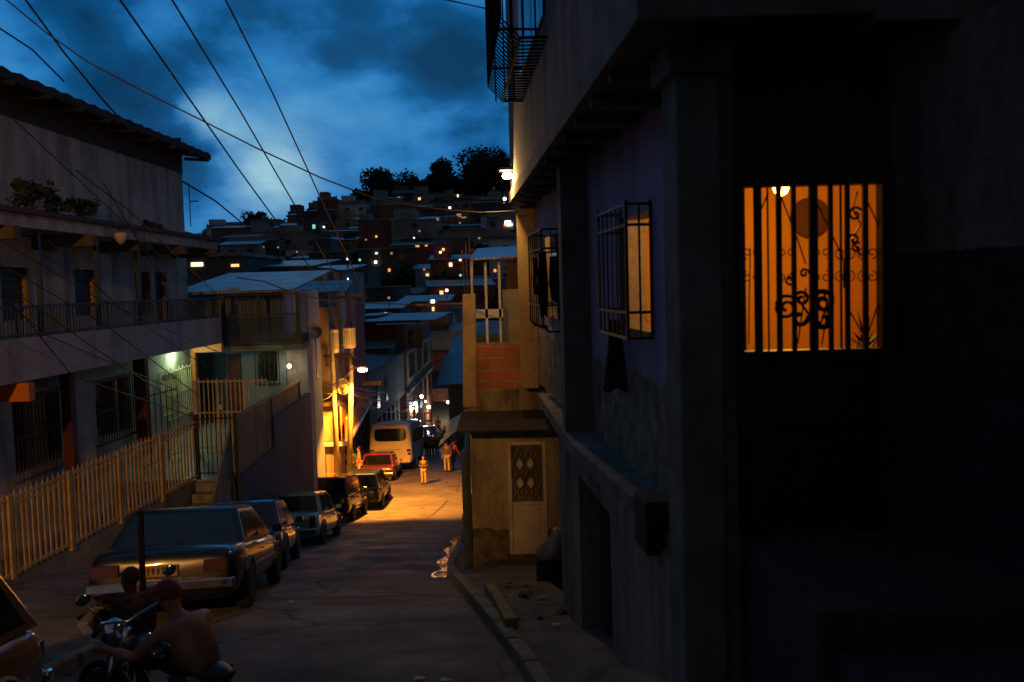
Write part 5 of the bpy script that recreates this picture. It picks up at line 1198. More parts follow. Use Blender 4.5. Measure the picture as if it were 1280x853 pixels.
# lit windows and porch lamps of the hillside: each is fixed to the wall that stands there
LPX=[(408,284,6,2,2),(417,284,0,3,2),(447,274,5,3,2),(468,296,0,2,3),(480,294,5,4,2),(494,302,6,4,3),(518,304,2,2,3),(522,308,1,6,3),(533,307,1,4,3),(526,289,5,3,2),(554,312,0,3,3),(508,269,5,3,3),(547,280,5,18,3),(573,245,3,2,4),(585,246,5,2,3),(561,260,6,3,3),(631,253,6,5,4),(641,281,6,4,3),(634,282,1,5,2),(625,303,6,3,3),(621,305,0,3,5),(652,305,5,2,2),(575,279,5,3,2),(582,272,5,8,2),(467,317,2,4,3),(466,328,6,4,4),(486,317,5,3,4),(436,341,2,4,4),(451,341,4,4,4),(483,338,1,4,5),(496,340,1,9,6),(551,324,3,4,2),(563,331,3,5,6),(575,325,3,3,3),(532,344,0,5,4),(528,337,5,3,3),(576,353,4,3,4),(548,366,0,6,6),(541,377,6,6,4),(559,374,3,11,4),(487,385,5,3,4),(619,346,1,6,2),(436,366,6,3,2),(600,298,5,3,3),(612,318,5,3,3),(505,330,5,3,2),(590,340,5,4,3),(645,330,2,3,2),(455,300,5,3,2),(350,330,5,3,3),(330,316,5,3,2),(372,322,5,3,3)]
bpy.context.view_layer.update(); dg=bpy.context.evaluated_depsgraph_get()
HIT=[]
for (px,py,mi,w_,h_) in LPX:
    ok,loc_,nrm,fi,ob,_m=scene.ray_cast(dg,Vector((0,0,0)),ray(px,py).normalized())
    if not ok or loc_.y<45: continue
    root=ob
    while root.parent: root=root.parent
    HIT.append((loc_.copy(),nrm.copy(),root,mi,w_,h_,px,py))
for (q,nrm,root,mi,w_,h_,px,py) in HIT:
    s_=q.y/F*.75; ww=max(w_*s_,.35)/2; hh=max(h_*s_,.35)/2
    if root.get('category')=='house' and nrm.y<-.7:
        MB().box(q.x-ww,q.x+ww,q.y-.12,q.y-.02,q.z-hh,q.z+hh).xf(Matrix.Translation(-Vector(root.location))).build('window',LIT[mi],root)
    else:
        o=empty('hillside_lamp',(q.x,q.y-.3,q.z),f"{['amber','orange','white','warm','greenish','dim','bright white'][mi]} lamp glowing on a short post {'near the ridge' if q.y>255 else 'halfway up the hill' if q.y>190 else 'low on the hill'}, {'left' if px<500 else 'centre' if px<590 else 'right'}",'lamp','lamps dotted over the hillside')
        MB().sphere((0,0,1.0),min(max(w_,h_),5)*.42*q.y/F,8).build('bulb',LIT[mi],o,True); MB().tube([(0,0,-.1),(0,0,.9)],.05,5).build('lamp_post',M_iron,o)
# ---- trees
def tree(px,pyb,pyt,Y,wpx,label,seed,n=2600,leaf=.55,group='trees on the ridge',lobes=15,loose=0,sq=1.0):
    r_=random.Random(seed); b=P(px,pyb,Y); t=P(px,pyt,Y); H_=t.z-b.z; Wd=wpx/F*Y
    o=empty('tree',(b.x,Y,b.z),label,'tree',group)
    m=MB(); m.tube([(0,0,-2),(.15,0,H_*.3),(0,.1,H_*.6)],[.35,.25,.12],7)
    L_=[]
    for k in range(lobes):
        a=r_.uniform(0,6.28); rr=r_.uniform(.1,1)*Wd*.36; z=H_*r_.uniform(.45,.90); L_.append((Vector((rr*math.cos(a),rr*math.sin(a)*.8,z)),min(Wd,H_)*r_.choice([.12,.15,.19,.22,.26,.28])))
        m.tube([(0,0,H_*.35),(rr*.5*math.cos(a),rr*.4*math.sin(a),z*.8),(rr*math.cos(a),rr*.8*math.sin(a),z)],[.13,.08,.03],5)
    m.build('trunk',M_bark,o)
    m=MB()
    for _ in range(n):
        l,s=r_.choice(L_); d=Vector((r_.gauss(0,1),r_.gauss(0,1),r_.gauss(0,1))).normalized(); k=r_.uniform(.25,1.0)**.5*(1.0+(.25 if r_.random()<.12+loose else 0))
        p=l+Vector((d.x,d.y,d.z*.85*sq))*s*k; a=Vector((r_.gauss(0,1),r_.gauss(0,1),r_.gauss(0,1))).normalized(); b_=a.cross(Vector((r_.gauss(0,1),r_.gauss(0,1),1))).normalized(); q=leaf*r_.uniform(.5,1.2)
        m.add([p-a*q,p+b_*q*.7,p+a*q,p-b_*q*.7],[(0,1,2,3)])
    m.build('crown',M_leafd,o); return o
TR=[(476,262,217,322,52,'broad dark tree standing leftmost in the ridge group',2600),(506,262,224,326,40,'airy tree with sky showing through beside the broad ridge tree',700),(530,258,226,330,36,'low spreading dark tree in the middle of the ridge group',1600),(518,262,236,318,50,'low dense shrubby tree filling the middle of the ridge group',1500),(557,262,204,322,36,'tall narrow round-topped tree on the ridge',2400),(607,262,194,318,66,'largest black flat-topped tree on the ridge, next to the corner lamp',4200),(640,262,202,316,46,'dark tree half hidden behind the corner lamp',2000),(582,262,222,326,40,'dark filler tree between the tall narrow tree and the largest tree',1800),(455,268,240,315,36,'low dark bush at the left foot of the ridge group',1200),(320,295,267,300,28,'small round tree on the left skyline above the houses',1100),(364,292,268,300,15,'tiny bare-looking tree on the left skyline',220),(660,262,200,330,50,'dark tree mostly hidden behind the near house corner',1500),(545,262,228,334,44,'dark tree filling the gap left of the tall narrow tree',1500),(492,262,232,334,40,'dark low tree behind the broad ridge tree',1300),(392,276,262,312,14,'small bush clinging to the left side of the tall ridge block',300)]
for k,(px,pb,pt,Y,wp,lab,n) in enumerate(TR): tree(px,pb+8,pt-3,Y,wp*1.3,lab,50+k,int(n*2.8),.55 if n>400 else .35,loose=.3 if n<800 else 0)
r_=random.Random(77)
for k in range(34):
    Y=r_.uniform(125,300); px=r_.uniform(240,660); x=(px-640)/F*Y; z=hz(x,Y); py=359+(-z)*F/Y+ (640-px)*.028
    o=tree(px,py+3,py-r_.uniform(5,8)*F/Y,Y,r_.uniform(5,8)*F/Y,'dark tree growing between the hillside houses',200+k,260,.6,'small trees between the hillside houses',5)
# ridge undergrowth as one mass
m=MB()
for _ in range(4200):
    Y=r_.uniform(318,336); px=r_.uniform(448,672); x=(px-640)/F*Y; z=hz(x,Y)+abs(r_.gauss(0,2.6))+2.5; a=Vector((r_.gauss(0,1),r_.gauss(0,1),r_.gauss(0,1))).normalized(); b_=a.cross(Vector((.3,.2,1))).normalized(); p=Vector((x,Y,z)); m.add([p-a*.9,p+b_*.7,p+a*.9,p-b_*.7],[(0,1,2,3)])
m.build('ridge_bushes',M_leafd,kind='stuff')
# ---- street lamps at the far end
for k,(px,py,Y,mt,c,P_,lab) in enumerate([(519,505,72,M_led,(.85,.85,1),60,'lower left white lamp on the tenement side at the end of the street'),(527,496,78,M_led,(.85,.85,1),60,'upper white lamp on the tenement side at the end of the street'),(536,509,76,M_led,(1,.85,.9),60,'white lamp hanging nearest the middle of the far street'),(560,503,94,M_led,(.8,.9,1),260,'white lamp on the brick shop at the end of the street'),(532,502,80,M_ledw,(1,.7,.3),8,'tiny yellow bulb between the white lamps of the far street'),(516,511,70,M_ledw,(1,.7,.3),8,'tiny yellow bulb beneath the lowest white lamp of the far street')]):
    q=P(px,py,Y); o=empty('far_lamp',(q.x,q.y,q.z+.0),lab,'street lamp','lamps at the far end of the street'); r=.15 if k<4 else .09
    MB().sphere((0,0,0),r,10).build('bulb',mt,o,True)
    xe=(fxc+.06 if k in(0,1,2,4,5) else q.x)-q.x; MB().tube([(0,0,r*.8),(0,0,r*1.4),(xe,0 if k!=3 else 4.9,r*1.6)],.03).build('bracket',M_iron,o)
    lamp('far_light',(q.x+.3,q.y-.8,q.z-.3),c,P_*.8,.2)
lamp('kiosk_light',tuple(P(545,515,93)),(1,.45,.15),220,.3); 
o=empty('kiosk_bulb',tuple(P(571,509,96)),'small orange bulb under the canopy right of the white shop lamp','lamp'); MB().sphere((0,0,0),.16,8).build('bulb',LIT[1],o); MB().tube([(0,0,.1),(0,0,1)],.02).build('cord',M_wire,o)
# ================================================================= vehicles
def wheel(o,x,y,r=.31,wd=.19):
    s=1 if x>0 else -1
    t=MB().lathe([(r*.62,-wd/2),(r*.93,-wd/2),(r,-wd/2+.03),(r,wd/2-.03),(r*.93,wd/2),(r*.62,wd/2)],(0,0,0),22,'x').xf(Matrix.Translation((x,y,r))).build('wheel',M_rubber,o,True)
    m=MB().lathe([(.03,s*wd*.38),(r*.3,s*wd*.44),(r*.55,s*wd*.3),(r*.62,s*wd*.46),(r*.61,-s*wd*.3),(.03,-s*wd*.3)],(0,0,0),18,'x').xf(Matrix.Translation((x,y,r))); m.build('rim',M_steel,t,True)
def paint(name,c,c2=None,rough=.28): return mat(name,c,c2 or tuple(x*.85 for x in c),rough,.15,1.5,0,1,world=False)
def vehicle(name,label,cat,L_,W_,H_,Yr,xc,col_,belt=.82,clear=.2,hood=None,boot=None,cab=(.28,.80,.38,.66),wag=False,yaw=None,plate=True,tail='wide',bumperm=None,group='vehicles parked along the left kerb'):
    """local: +y front, rear at y=-L/2. cab = rear base, front base, rear top, front top as fractions of the length from the rear"""
    Yc=Yr+L_/2; dy=(XL(Yr+L_)-XL(Yr))/L_ if yaw is None else 0
    z=roadz(xc,Yc)-.012 if XL(Yc)<xc else zr(Yc)+.02; sl=(zr(Yr+L_*.85)-zr(Yr+L_*.15))/(L_*.7)*(-1 if yaw and yaw>1.5 else 1)
    az=yaw if yaw is not None else -math.atan(dy)*.6
    xc=xc-math.sin(az)*L_/2; o=empty(name,(xc,Yc,z),label,cat,group); o.rotation_euler=Euler((math.atan(sl),0,0)).to_matrix().to_4x4().to_euler() if 0 else (math.atan(sl),0,az)
    hl,hw=L_/2,W_/2*1.05
    hood=hood or belt-.05; boot=boot or belt
    st=[(0,.86,clear+.15,boot-.16),(.015,.93,clear+.04,boot-.05),(.05,.97,clear,boot),(.2,1.0,clear,boot+.02),(.35,1.0,clear,belt),(.6,1.0,clear,belt),(.75,.99,clear,hood+.02),(.93,.95,clear,hood-.06),(.985,.9,clear+.05,hood-.14),(1,.82,clear+.15,hood-.28)]
    m=MB(); K=None
    for t,ws,zb,zt in st:
        y=-hl+t*L_; w_=hw*ws; ring=[(0,zb),(w_*.8,zb),(w_*.97,zb+.10),(w_,zb+(zt-zb)*.45),(w_*.985,zt-.16),(w_*.93,zt-.03),(w_*.8,zt),(0,zt+.02)]
        full=ring+[(-x,z_) for x,z_ in ring[-2:0:-1]]; K=len(full)
        m.v+=[Vector((x,y,z_)) for x,z_ in full]
    for i in range(len(st)-1):
        for k in range(K): a=i*K+k;b=i*K+(k+1)%K; m.f.append((a,b,b+K,a+K))
    m.f.append(tuple(range(K-1,-1,-1))); m.f.append(tuple((len(st)-1)*K+k for k in range(K)))
    m.build('body',col_,o,True).modifiers.new('sub','SUBSURF').render_levels=2
    # greenhouse
    yb0,yb1,yt0,yt1=[-hl+t*L_ for t in cab]; wb=hw*.93; wt_=hw*.74; zb=belt-.03; zt=H_-.035
    B=[(-wb,yb0,zb),(wb,yb0,zb),(wb,yb1,zb),(-wb,yb1,zb)]; T=[(-wt_,yt0,zt),(wt_,yt0,zt),(wt_,yt1,zt),(-wt_,yt1,zt)]
    m=MB().hexa(B,T); m.add([T[0],T[1],T[2],T[3],(-wt_*.8,yt0+.12,H_),(wt_*.8,yt0+.12,H_),(wt_*.8,yt1-.12,H_),(-wt_*.8,yt1-.12,H_)],[(4,5,6,7),(0,1,5,4),(1,2,6,5),(2,3,7,6),(3,0,4,7)])
    m.build('cabin',col_,o,bevel=.03)
    def pane(name,a,b,c,d,mu=.08,mv=.1,s0=0,s1=1,mvt=None):
        a,b,c,d=map(Vector,(a,b,c,d)); n=(b-a).cross(d-a).normalized(); mvt=mv if mvt is None else mvt
        def q(u,v): return (a.lerp(b,u)).lerp(d.lerp(c,u),v)+n*.008
        u0=s0+mu*(s1-s0);u1=s1-mu*(s1-s0); pts=[q(u0,mv),q(u1,mv),q(u1,1-mvt),q(u0,1-mvt)]
        mm=MB().add(pts+[p-n*.02 for p in pts],[(0,1,2,3),(7,6,5,4),(0,4,5,1),(1,5,6,2),(2,6,7,3),(3,7,4,0)]); mm.build(name,M_dkglass,o)
    pane('rear_window',B[0],B[1],T[1],T[0],.06,.1); pane('windscreen',B[2],B[3],T[3],T[2],.05,.08)
    for s,(i,j) in enumerate(((1,2),(3,0))):
        cuts=(.06,.49,.94) if not wag else (.04,.36,.66,.95)
        for a_,b_ in zip(cuts,cuts[1:]):
            if s==1: a_,b_=1-b_,1-a_
            pane('side_window',B[i],B[j],T[j],T[i],.05,.12,a_,b_)
    for x in (-hw+.09,hw-.09):
        for t in (.19,.81): wheel(o,x,-hl+t*L_)
    bm_=bumperm or M_chrome
    m=MB(); m.box(-hw*.93,hw*.93,-hl-.09,-hl+.02,clear+.18,clear+.31); m.build('rear_bumper',bm_,o,bevel=.03)
    m=MB(); m.box(-hw*.9,hw*.9,hl-.03,hl+.08,clear+.15,clear+.3); m.build('front_bumper',bm_,o,bevel=.03)
    for s in (-1,1):
        tz0,tz1=(boot-.33,boot-.17) if tail=='wide' else (boot-.38,boot-.08); tw=.34 if tail=='wide' else .15
        x0_,x1_=sorted((s*hw*.88,s*(hw*.88-tw))); MB().box(x0_,x1_,-hl-.015,-hl+.08,tz0,tz1).build('tail_light',M_tail,o,bevel=.012)
        x0_,x1_=sorted((s*hw*.8,s*(hw*.8-.24))); MB().box(x0_,x1_,hl-.09,hl+.0,hood-.30,hood-.17).build('headlight',M_headl,o,bevel=.02)
        MB().box(*sorted((s*(hw+.02),s*(hw+.17))),yb1-.55,yb1-.47,belt+.02,belt+.14).build('mirror',col_,o,bevel=.02)
        for t in (.19,.81):   # dark wheel arch lip
            yc=-hl+t*L_; pts=[(s*(hw*.985),yc+.37*math.cos(R(a_)),.31+.37*math.sin(R(a_))) for a_ in range(0,181,20)]; MB().tube(pts,.028,5).build('wheel_arch',M_dkplastic,o)
        m=MB(); m.bar((s*hw*.995,-hl*.8,clear+(belt-clear)*.52),(s*hw*.99,hl*.85,clear+(belt-clear)*.5),.012,.03); m.build('side_trim',bm_,o)
        for t in (.42,.62): MB().box(*sorted((s*hw*.985,s*(hw*1.0+.012))),-hl+t*L_-.07,-hl+t*L_+.07,belt-.17,belt-.145).build('door_handle',bm_,o)
    if plate: 
        pl=MB().box(-.2,.2,-hl-.035,-hl-.016,boot-.34,boot-.2).build('licence_plate',M_plate,o)
        m=MB(); r_=random.Random(int(Yr*7))
        for k in range(6): x=-.15+k*.06; m.box(x-.012,x+.012,-hl-.038,-hl-.0355,boot-.315,boot-.225); m.box(x-.02,x+.02,-hl-.038,-hl-.0355,boot-.28+r_.uniform(-.02,.02),boot-.265+.02)
        m.build('plate_figures',M_platet,pl)
    return o
P_blk=paint('car_paint_black_blue',(.006,.008,.012),rough=.3); P_blk.node_tree.nodes['Principled BSDF'].inputs['Coat Weight'].default_value=.4; P_blk.node_tree.nodes['Principled BSDF'].inputs['Metallic'].default_value=0; P_dk=paint('car_paint_charcoal',(.02,.021,.023)); P_grn=paint('car_paint_sea_green',(.10,.28,.26),rough=.4); P_blu=paint('car_paint_dark_blue',(.015,.025,.05)); P_blu2=paint('car_paint_blue_grey',(.03,.04,.055)); P_red=paint('car_paint_red',(.20,.022,.012)); P_br=paint('car_paint_tan',(.11,.06,.02),rough=.35); P_org=paint('car_paint_beige',(.3,.22,.12))
def rearx(px0,px1,Y): a=P(px0,650,Y).x;b=P(px1,650,Y).x; return (a+b)/2,b-a
xc,w_=rearx(116,302,11.2); vehicle('parked_car','big dark old sedan with chrome bumper and yellow plate, nearest of the parked row','car',4.9,w_,1.36,11.1,xc-.12,P_blk,belt=.88,boot=.90,cab=(.17,.72,.27,.56),yaw=.135)
vehicle('parked_car','small charcoal hatchback between the big dark sedan and the sea-green car','car',3.7,1.6,1.36,17.1,-5.32,P_dk,cab=(.10,.76,.22,.6),plate=False,yaw=.13)
xc,w_=rearx(318,393,24.0); vehicle('parked_car','boxy old sea-green sedan with a pale window frame','car',4.4,w_,1.42,24.0,xc+.05,P_grn,belt=.86,boot=.92,cab=(.16,.72,.24,.58),tail='tall')
vehicle('parked_car','dark blue off-road wagon with a big blue-lit rear window','car',4.5,1.76,1.66,32.4,-6.86,P_blu,yaw=.01,belt=1.0,boot=1.02,clear=.28,cab=(.01,.74,.05,.64),wag=True,tail='tall',bumperm=M_dkplastic,plate=False)
vehicle('parked_car','blue-grey off-road wagon ahead of the dark blue one, warm lamplight on its roof','car',4.3,1.72,1.5,37.2,-6.45,P_blu2,yaw=.03,belt=.92,boot=.94,clear=.24,cab=(.01,.74,.05,.64),wag=True,tail='tall',bumperm=M_dkplastic,plate=False)
vehicle('parked_car','red saloon parked right behind the white bus','car',4.1,1.80,1.42,46.3,P(470,600,46.3).x,P_red,cab=(.12,.72,.22,.58),yaw=.02)
vehicle('parked_car','beige car whose windscreen shows at the end of the grey-white wall','car',3.5,1.6,1.42,37.0,-8.32,P_org,cab=(.2,.7,.3,.6),plate=False,yaw=.02,group=None)
# pull that car in behind the wall line
# tan car in the bottom left corner
vehicle('parked_car','tan car cut off by the bottom left corner of the picture','car',4.2,1.72,1.5,2.75,-4.5,P_br,belt=.92,cab=(.03,.72,.12,.58),wag=True,yaw=math.pi,plate=False,group=None)
vehicle('parked_car','dark pickup facing away beyond the bus near the crowd','car',4.6,1.75,1.7,72,P(531,556,72).x,P_blu2,belt=1.0,cab=(.4,.78,.45,.66),yaw=0,plate=False,group=None)
# bus
YB_=51.3; a=P(460,560,YB_);b=P(515,560,YB_); W_=b.x-a.x; L_=7.2; zc_=zr(YB_+L_/2); sl=(zr(YB_+L_)-zr(YB_))/L_
BU=empty('white_bus',((a.x+b.x)/2,YB_+L_/2,zc_+.03),'white minibus with rounded rear window parked at the left kerb under the street lamp','bus'); BU.rotation_euler=(math.atan(sl),0,.0)
hl,hw=L_/2,W_/2; HB_=2.85; M_bus=paint('bus_white',(.52,.49,.44),rough=.4)
m=MB(); st=[(0,.93,.55,HB_-.22),(.012,.97,.45,HB_-.1),(.05,1,.40,HB_-.03),(.5,1,.40,HB_),(.93,1,.4,HB_-.05),(.985,.96,.45,HB_-.3),(1,.88,.55,HB_-.6)]
for t,ws,zb,zt in st:
    y=-hl+t*L_; w_=hw*ws; ring=[(0,zb),(w_*.9,zb),(w_,zb+.12),(w_,1.3),(w_*.95,zt-.2),(w_*.85,zt-.04),(w_*.6,zt),(0,zt+.03)]; full=ring+[(-x,z_) for x,z_ in ring[-2:0:-1]]; K=len(full); m.v+=[Vector((x,y,z_)) for x,z_ in full]
for i in range(len(st)-1):
    for k in range(K): a_=i*K+k;b_=i*K+(k+1)%K; m.f.append((a_,b_,b_+K,a_+K))
m.f.append(tuple(range(K-1,-1,-1))); m.f.append(tuple((len(st)-1)*K+k for k in range(K)))
m.build('body',M_bus,BU,True).modifiers.new('sub','SUBSURF').render_levels=2
m=MB(); n=28; wx,wz=hw*.72,.36
pts=[]
for k in range(n):
    a_=2*math.pi*k/n; c_,s_=math.cos(a_),math.sin(a_); pts.append((wx*math.copysign(abs(c_)**.35,c_),-hl-.02,2.08+wz*math.copysign(abs(s_)**.4,s_)))
m.prism(pts,(0,.05,0)); m.build('rear_window',M_dkglass,BU)
for s in (-1,1):
    for k in range(5): MB().box(*sorted((s*hw*.975,s*(hw+.012))),-hl+.7+k*1.15,-hl+1.7+k*1.15,1.6,2.35).build('side_window',M_dkglass,BU,bevel=.01)
    MB().box(*sorted((s*hw*.92,s*hw*.74)),-hl-.03,-hl+.04,1.12,1.26).build('tail_light',M_tail,BU); MB().box(*sorted((s*hw*.92,s*hw*.78)),-hl-.03,-hl+.04,.95,1.06).build('reflector',M_tail,BU)
    for t in (.2,.8): wheel(BU,s*(hw-.12),-hl+t*L_,.4,.24)
    MB().box(*sorted((s*(hw+.02),s*(hw+.2))),hl-.5,hl-.42,1.7,2.1).build('mirror',M_dkplastic,BU)
for x in (-.22,0,.22): MB().box(x-.05,x+.05,-hl-.01,-hl+.06,HB_-.24,HB_-.19).build('marker_light',M_tail,BU)
MB().box(-hw*.9,hw*.9,-hl-.1,-hl+.02,.5,.72).build('rear_bumper',MATS['bus_white'],BU,bevel=.04)
MB().box(-.19,.19,-hl-.035,-hl-.0,1.0,1.16).build('licence_plate',mat('plate_white',(.4,.38,.33),None,.5),BU); MB().box(-hw*.5,hw*.5,-hl-.02,-hl+.0,1.24,1.26).build('engine_hatch',M_dkplastic,BU)
# ================================================================= people
def skin(name,pts,edges,mat_,parent,root=0,smooth=True,sub=2):
    """pts: {key:(x,y,z,r)}"""
    ks=list(pts); me=bpy.data.meshes.new(name); me.from_pydata([pts[k][:3] for k in ks],[(ks.index(a),ks.index(b)) for a,b in edges],[])
    me.materials.append(mat_); o=bpy.data.objects.new(name,me); col.objects.link(o); o.parent=parent
    md=o.modifiers.new('skin','SKIN'); md.use_smooth_shade=True
    sv=me.skin_vertices[0].data
    for i,k in enumerate(ks): r=pts[k][3]; r=(r,r) if not isinstance(r,tuple) else r; sv[i].radius=r; sv[i].use_root=(i==root)
    s=o.modifiers.new('sub','SUBSURF'); s.levels=1; s.render_levels=sub
    return o
def person(loc,h,yaw,label,shirt,trous,pose='stand',group=None,cap=None,bag=None,bare=False,hair=True,skinm=None,seed=0,detail=False,shoes=True):
    o=empty('person',loc,label,'person',group,yaw); k=h/1.75; r_=random.Random(seed)
    J={}
    st=.0; sw=0
    if pose=='walk': fl,fr_=(.18,-.2); 
    elif pose=='stand': fl,fr_=(.02,-.03)
    else: fl=fr_=0
    J['pelvis']=(0,0,.95,(.15,.11)); J['belly']=(0,.01,1.10,(.14,.105)); J['chest']=(0,0,1.30,(.17,.115)); J['neck0']=(0,-.01,1.46,(.075,.07)); J['neck']=(0,.0,1.52,(.055,.055))
    J['jaw']=(0,.025,1.59,(.062,.075)); J['head']=(0,.01,1.66,(.078,.092)); J['top']=(0,0,1.725,(.055,.065)); J['nose']=(0,.118,1.625,.012)
    for s,n in ((-1,'l'),(1,'r')):
        f=fl if s<0 else fr_
        J['sh'+n]=(s*.185,0,1.42,.06); 
        if pose=='walk': J['el'+n]=(s*.24,-f*.5-.02,1.14,.045); J['wr'+n]=(s*.25,-f*.8+.10,.92,.03)
        elif pose=='carry': J['el'+n]=(s*.24,.03,1.15,.045); J['wr'+n]=(s*.06,.25,1.17,.03)
        elif pose=='phone' and s>0: J['el'+n]=(s*.25,.08,1.16,.045); J['wr'+n]=(s*.12,.24,1.30,.03)
        else: J['el'+n]=(s*.235,-.02,1.13,.045); J['wr'+n]=(s*.25,.05,.88,.03)
        a=Vector(J['el'+n][:3]);b=Vector(J['wr'+n][:3]); d=(b-a).normalized(); p=b+d*.05; J['pa'+n]=(*p,.034); q=b+d*.10; J['fi'+n]=(*q,.024); q=b+d*.15; J['ti'+n]=(*q,.014)
        th=b+d*.05+Vector((-s*.035,.03,0)); J['th'+n]=(*th,.012)
        J['hip'+n]=(s*.09,0,.90,.095); J['kn'+n]=(s*.10,f*.5+.03,.50,.062); J['an'+n]=(s*.10,f*.9-.02,.09,.042); J['to'+n]=(s*.115,f*.9+.15,.035,.034)
    E=[('pelvis','belly'),('belly','chest'),('chest','neck0'),('neck0','neck'),('neck','jaw'),('jaw','head'),('head','top'),('jaw','nose')]
    for n in 'lr': E+=[('chest','sh'+n),('sh'+n,'el'+n),('el'+n,'wr'+n),('wr'+n,'pa'+n),('pa'+n,'fi'+n),('fi'+n,'ti'+n),('pa'+n,'th'+n),('pelvis','hip'+n),('hip'+n,'kn'+n),('kn'+n,'an'+n),('an'+n,'to'+n)]
    def S(keys,g=1.0,tweak={}):
        d={}
        for q in keys:
            x,y,z,r=J[q]; r=tweak.get(q,r); r=tuple(v*k*g for v in r) if isinstance(r,tuple) else r*k*g; d[q]=(x*k,y*k,z*k,r)
        return d
    sk=skinm or M_skin
    skin('body',S(J),E,sk,o)
    if not bare:
        ke=['pelvis','belly','chest','neck0','shl','shr','ell','elr']; skin('shirt',S(ke,1.13,{'ell':.05,'elr':.05,'neck0':(.06,.06)}),[e for e in E if e[0] in ke and e[1] in ke],shirt,o,1)
    ke=['pelvis','hipl','hipr','knl','knr','anl','anr']; skin('trousers',S(ke,1.12,{'anl':.055,'anr':.055}),[e for e in E if e[0] in ke and e[1] in ke],trous,o)
    if shoes:
        for n in 'lr':
            a=Vector(J['an'+n][:3])*k;b=Vector(J['to'+n][:3])*k; m=MB().tube([(a.x,a.y-.06*k,.045*k),(a.x,a.y+.03*k,.05*k),(b.x,b.y-.02,.04*k),(b.x,b.y+.05*k,.03*k)],[.045*k,.052*k,.05*k,.025*k],10); m.build('shoe',M_dkplastic,o,True)
    if hair: MB().sphere((0,-.018*k,1.69*k),.098*k,12,(.86,1.05,.95)).build('hair' if not cap else 'cap',cap or M_hair,o,True)
    if cap: MB().sphere((0,.09*k,1.69*k),.075*k,10,(.9,1.1,.12)).build('cap_brim',cap,o,True)
    for s in (-1,1): 
        MB().sphere((s*.078*k,.0,1.64*k),.02*k,6,(.5,.8,1.3)).build('ear',sk,o,True); MB().sphere((s*.03*k,.095*k,1.665*k),.011*k,6).build('eye',M_platet,o,True)
    return o
def cl(n,c): return mat('cloth_'+n,c,tuple(x*.7 for x in c),.9,0,9,.2,world=False)
def pz(px,pyf,Y): 
    x=P(px,pyf,Y).x; return (x,Y,roadz(x,Y)+.0 if XL(Y)<x<XR(Y) else zr(Y)+.16)
CG_='people walking in the lower street'
g=person(pz(530,605,45.0),1.42,R(180),'girl in a dark top and yellow trousers walking up the lamplit middle of the street',cl('black',(.02,.02,.022)),cl('yellow',(.45,.3,.08)),'carry')
person(pz(559,591,50.3),1.74,R(10),'person in a purple-blue shirt and khaki trousers standing on the right of the street',cl('purple',(.10,.08,.20)),cl('khaki',(.45,.32,.14)),'stand')
person(pz(567,588,51.2),1.75,R(-30),'person in a red shirt and dark shorts beside the one in purple-blue',cl('red',(.30,.05,.04)),cl('black2',(.03,.03,.03)),'walk')
person(pz(432,600,45.2),1.65,R(60),'person half hidden behind the utility pole, in a dark top',cl('black',(.02,.02,.022)),cl('rust',(.25,.12,.06)),'stand')
person(pz(441,599,45.8),1.74,R(-20),'person in a dark green shirt by the utility pole, back to the camera',cl('dgreen',(.05,.08,.05)),cl('black2',(.03,.03,.03)),'stand')
person(pz(449.5,597,46.6),1.72,R(100),'person in a pale pink top talking beside the red car',cl('pink',(.5,.28,.2)),cl('white',(.5,.42,.32)),'phone')
for px,Y,c,tc_,ps,yw,lab in [(540,61,'maroon','black2','walk',10,'person in a maroon shirt walking away ahead of the crowd'),(547,62.5,'dgreen','jeans','walk',-5,'person in dark green beside the maroon shirt'),(534,64,'white','black2','stand',150,'person in a white shirt next to the pickup'),(527,60.5,'black','jeans','stand',90,'dark-clad person leaning by the front of the bus'),(552,72,'grey','black2','walk',180,'grey-shirted person coming out of the crowd'),(557,76,'black','jeans','walk',0,'dark figure deep in the crowd, right of the grey shirt'),(545,80,'blue','black2','walk',180,'blue-shirted person in the middle of the crowd'),(562,70,'pink','jeans','stand',60,'pink-shirted person at the right edge of the crowd'),(538,78,'black','black2','stand',180,'dark figure behind the white shirt in the crowd'),(549,86,'white','jeans','walk',180,'white-shirted person farthest down the street'),(568,66,'dgreen','khaki','stand',200,'person in dark green under the right-hand stalls')]:
    cols={'maroon':(.2,.04,.04),'jeans':(.04,.06,.11),'grey':(.2,.2,.2),'blue':(.08,.16,.3)}
    def cm(n): return MATS.get('cloth_'+n) or cl(n,cols[n])
    person(pz(px,575,Y),random.Random(px).uniform(1.6,1.78),R(yw),lab,cm(c),cm(tc_),ps,CG_)
r_=random.Random(31)
for i in range(7):
    Y=r_.uniform(7.5,13.5); x=XR(Y)+r_.uniform(-.9,1.0) if i%2 else XR(Y)-r_.uniform(.1,2.6); z=(roadz(x,Y) if x<XR(Y)-.15 else zpr(x,Y,(x-XR(Y))/(rb(Y)-XR(Y)))+.02)+.012
    m=MB(); n=7
    for k in range(n): a=6.283*k/n; rr_=r_.uniform(.03,.07); m.v.append(Vector((x+rr_*math.cos(a),Y+rr_*1.2*math.sin(a),z+r_.uniform(0,.02)+zr(Y+rr_*1.2*math.sin(a))-zr(Y))))
    m.v.append(Vector((x,Y,z+.02)))
    for k in range(n): m.f.append((k,(k+1)%n,n))
    m.build('paper_scrap',MATS['plate_white'],label='crumpled pale scrap of litter lying near the right-hand kerb',cat='litter',group='scraps of litter near the kerb')
# ---- motorbike and its riders
YM=6.3; xm=-2.47; zm=zr(YM)
MBK=empty('motorcycle',(xm,YM,zm),'dark motorcycle with chrome lamp and mirrors at the bottom left, ridden by a shirtless man','motorcycle'); MBK.rotation_euler=(0,0,R(150))
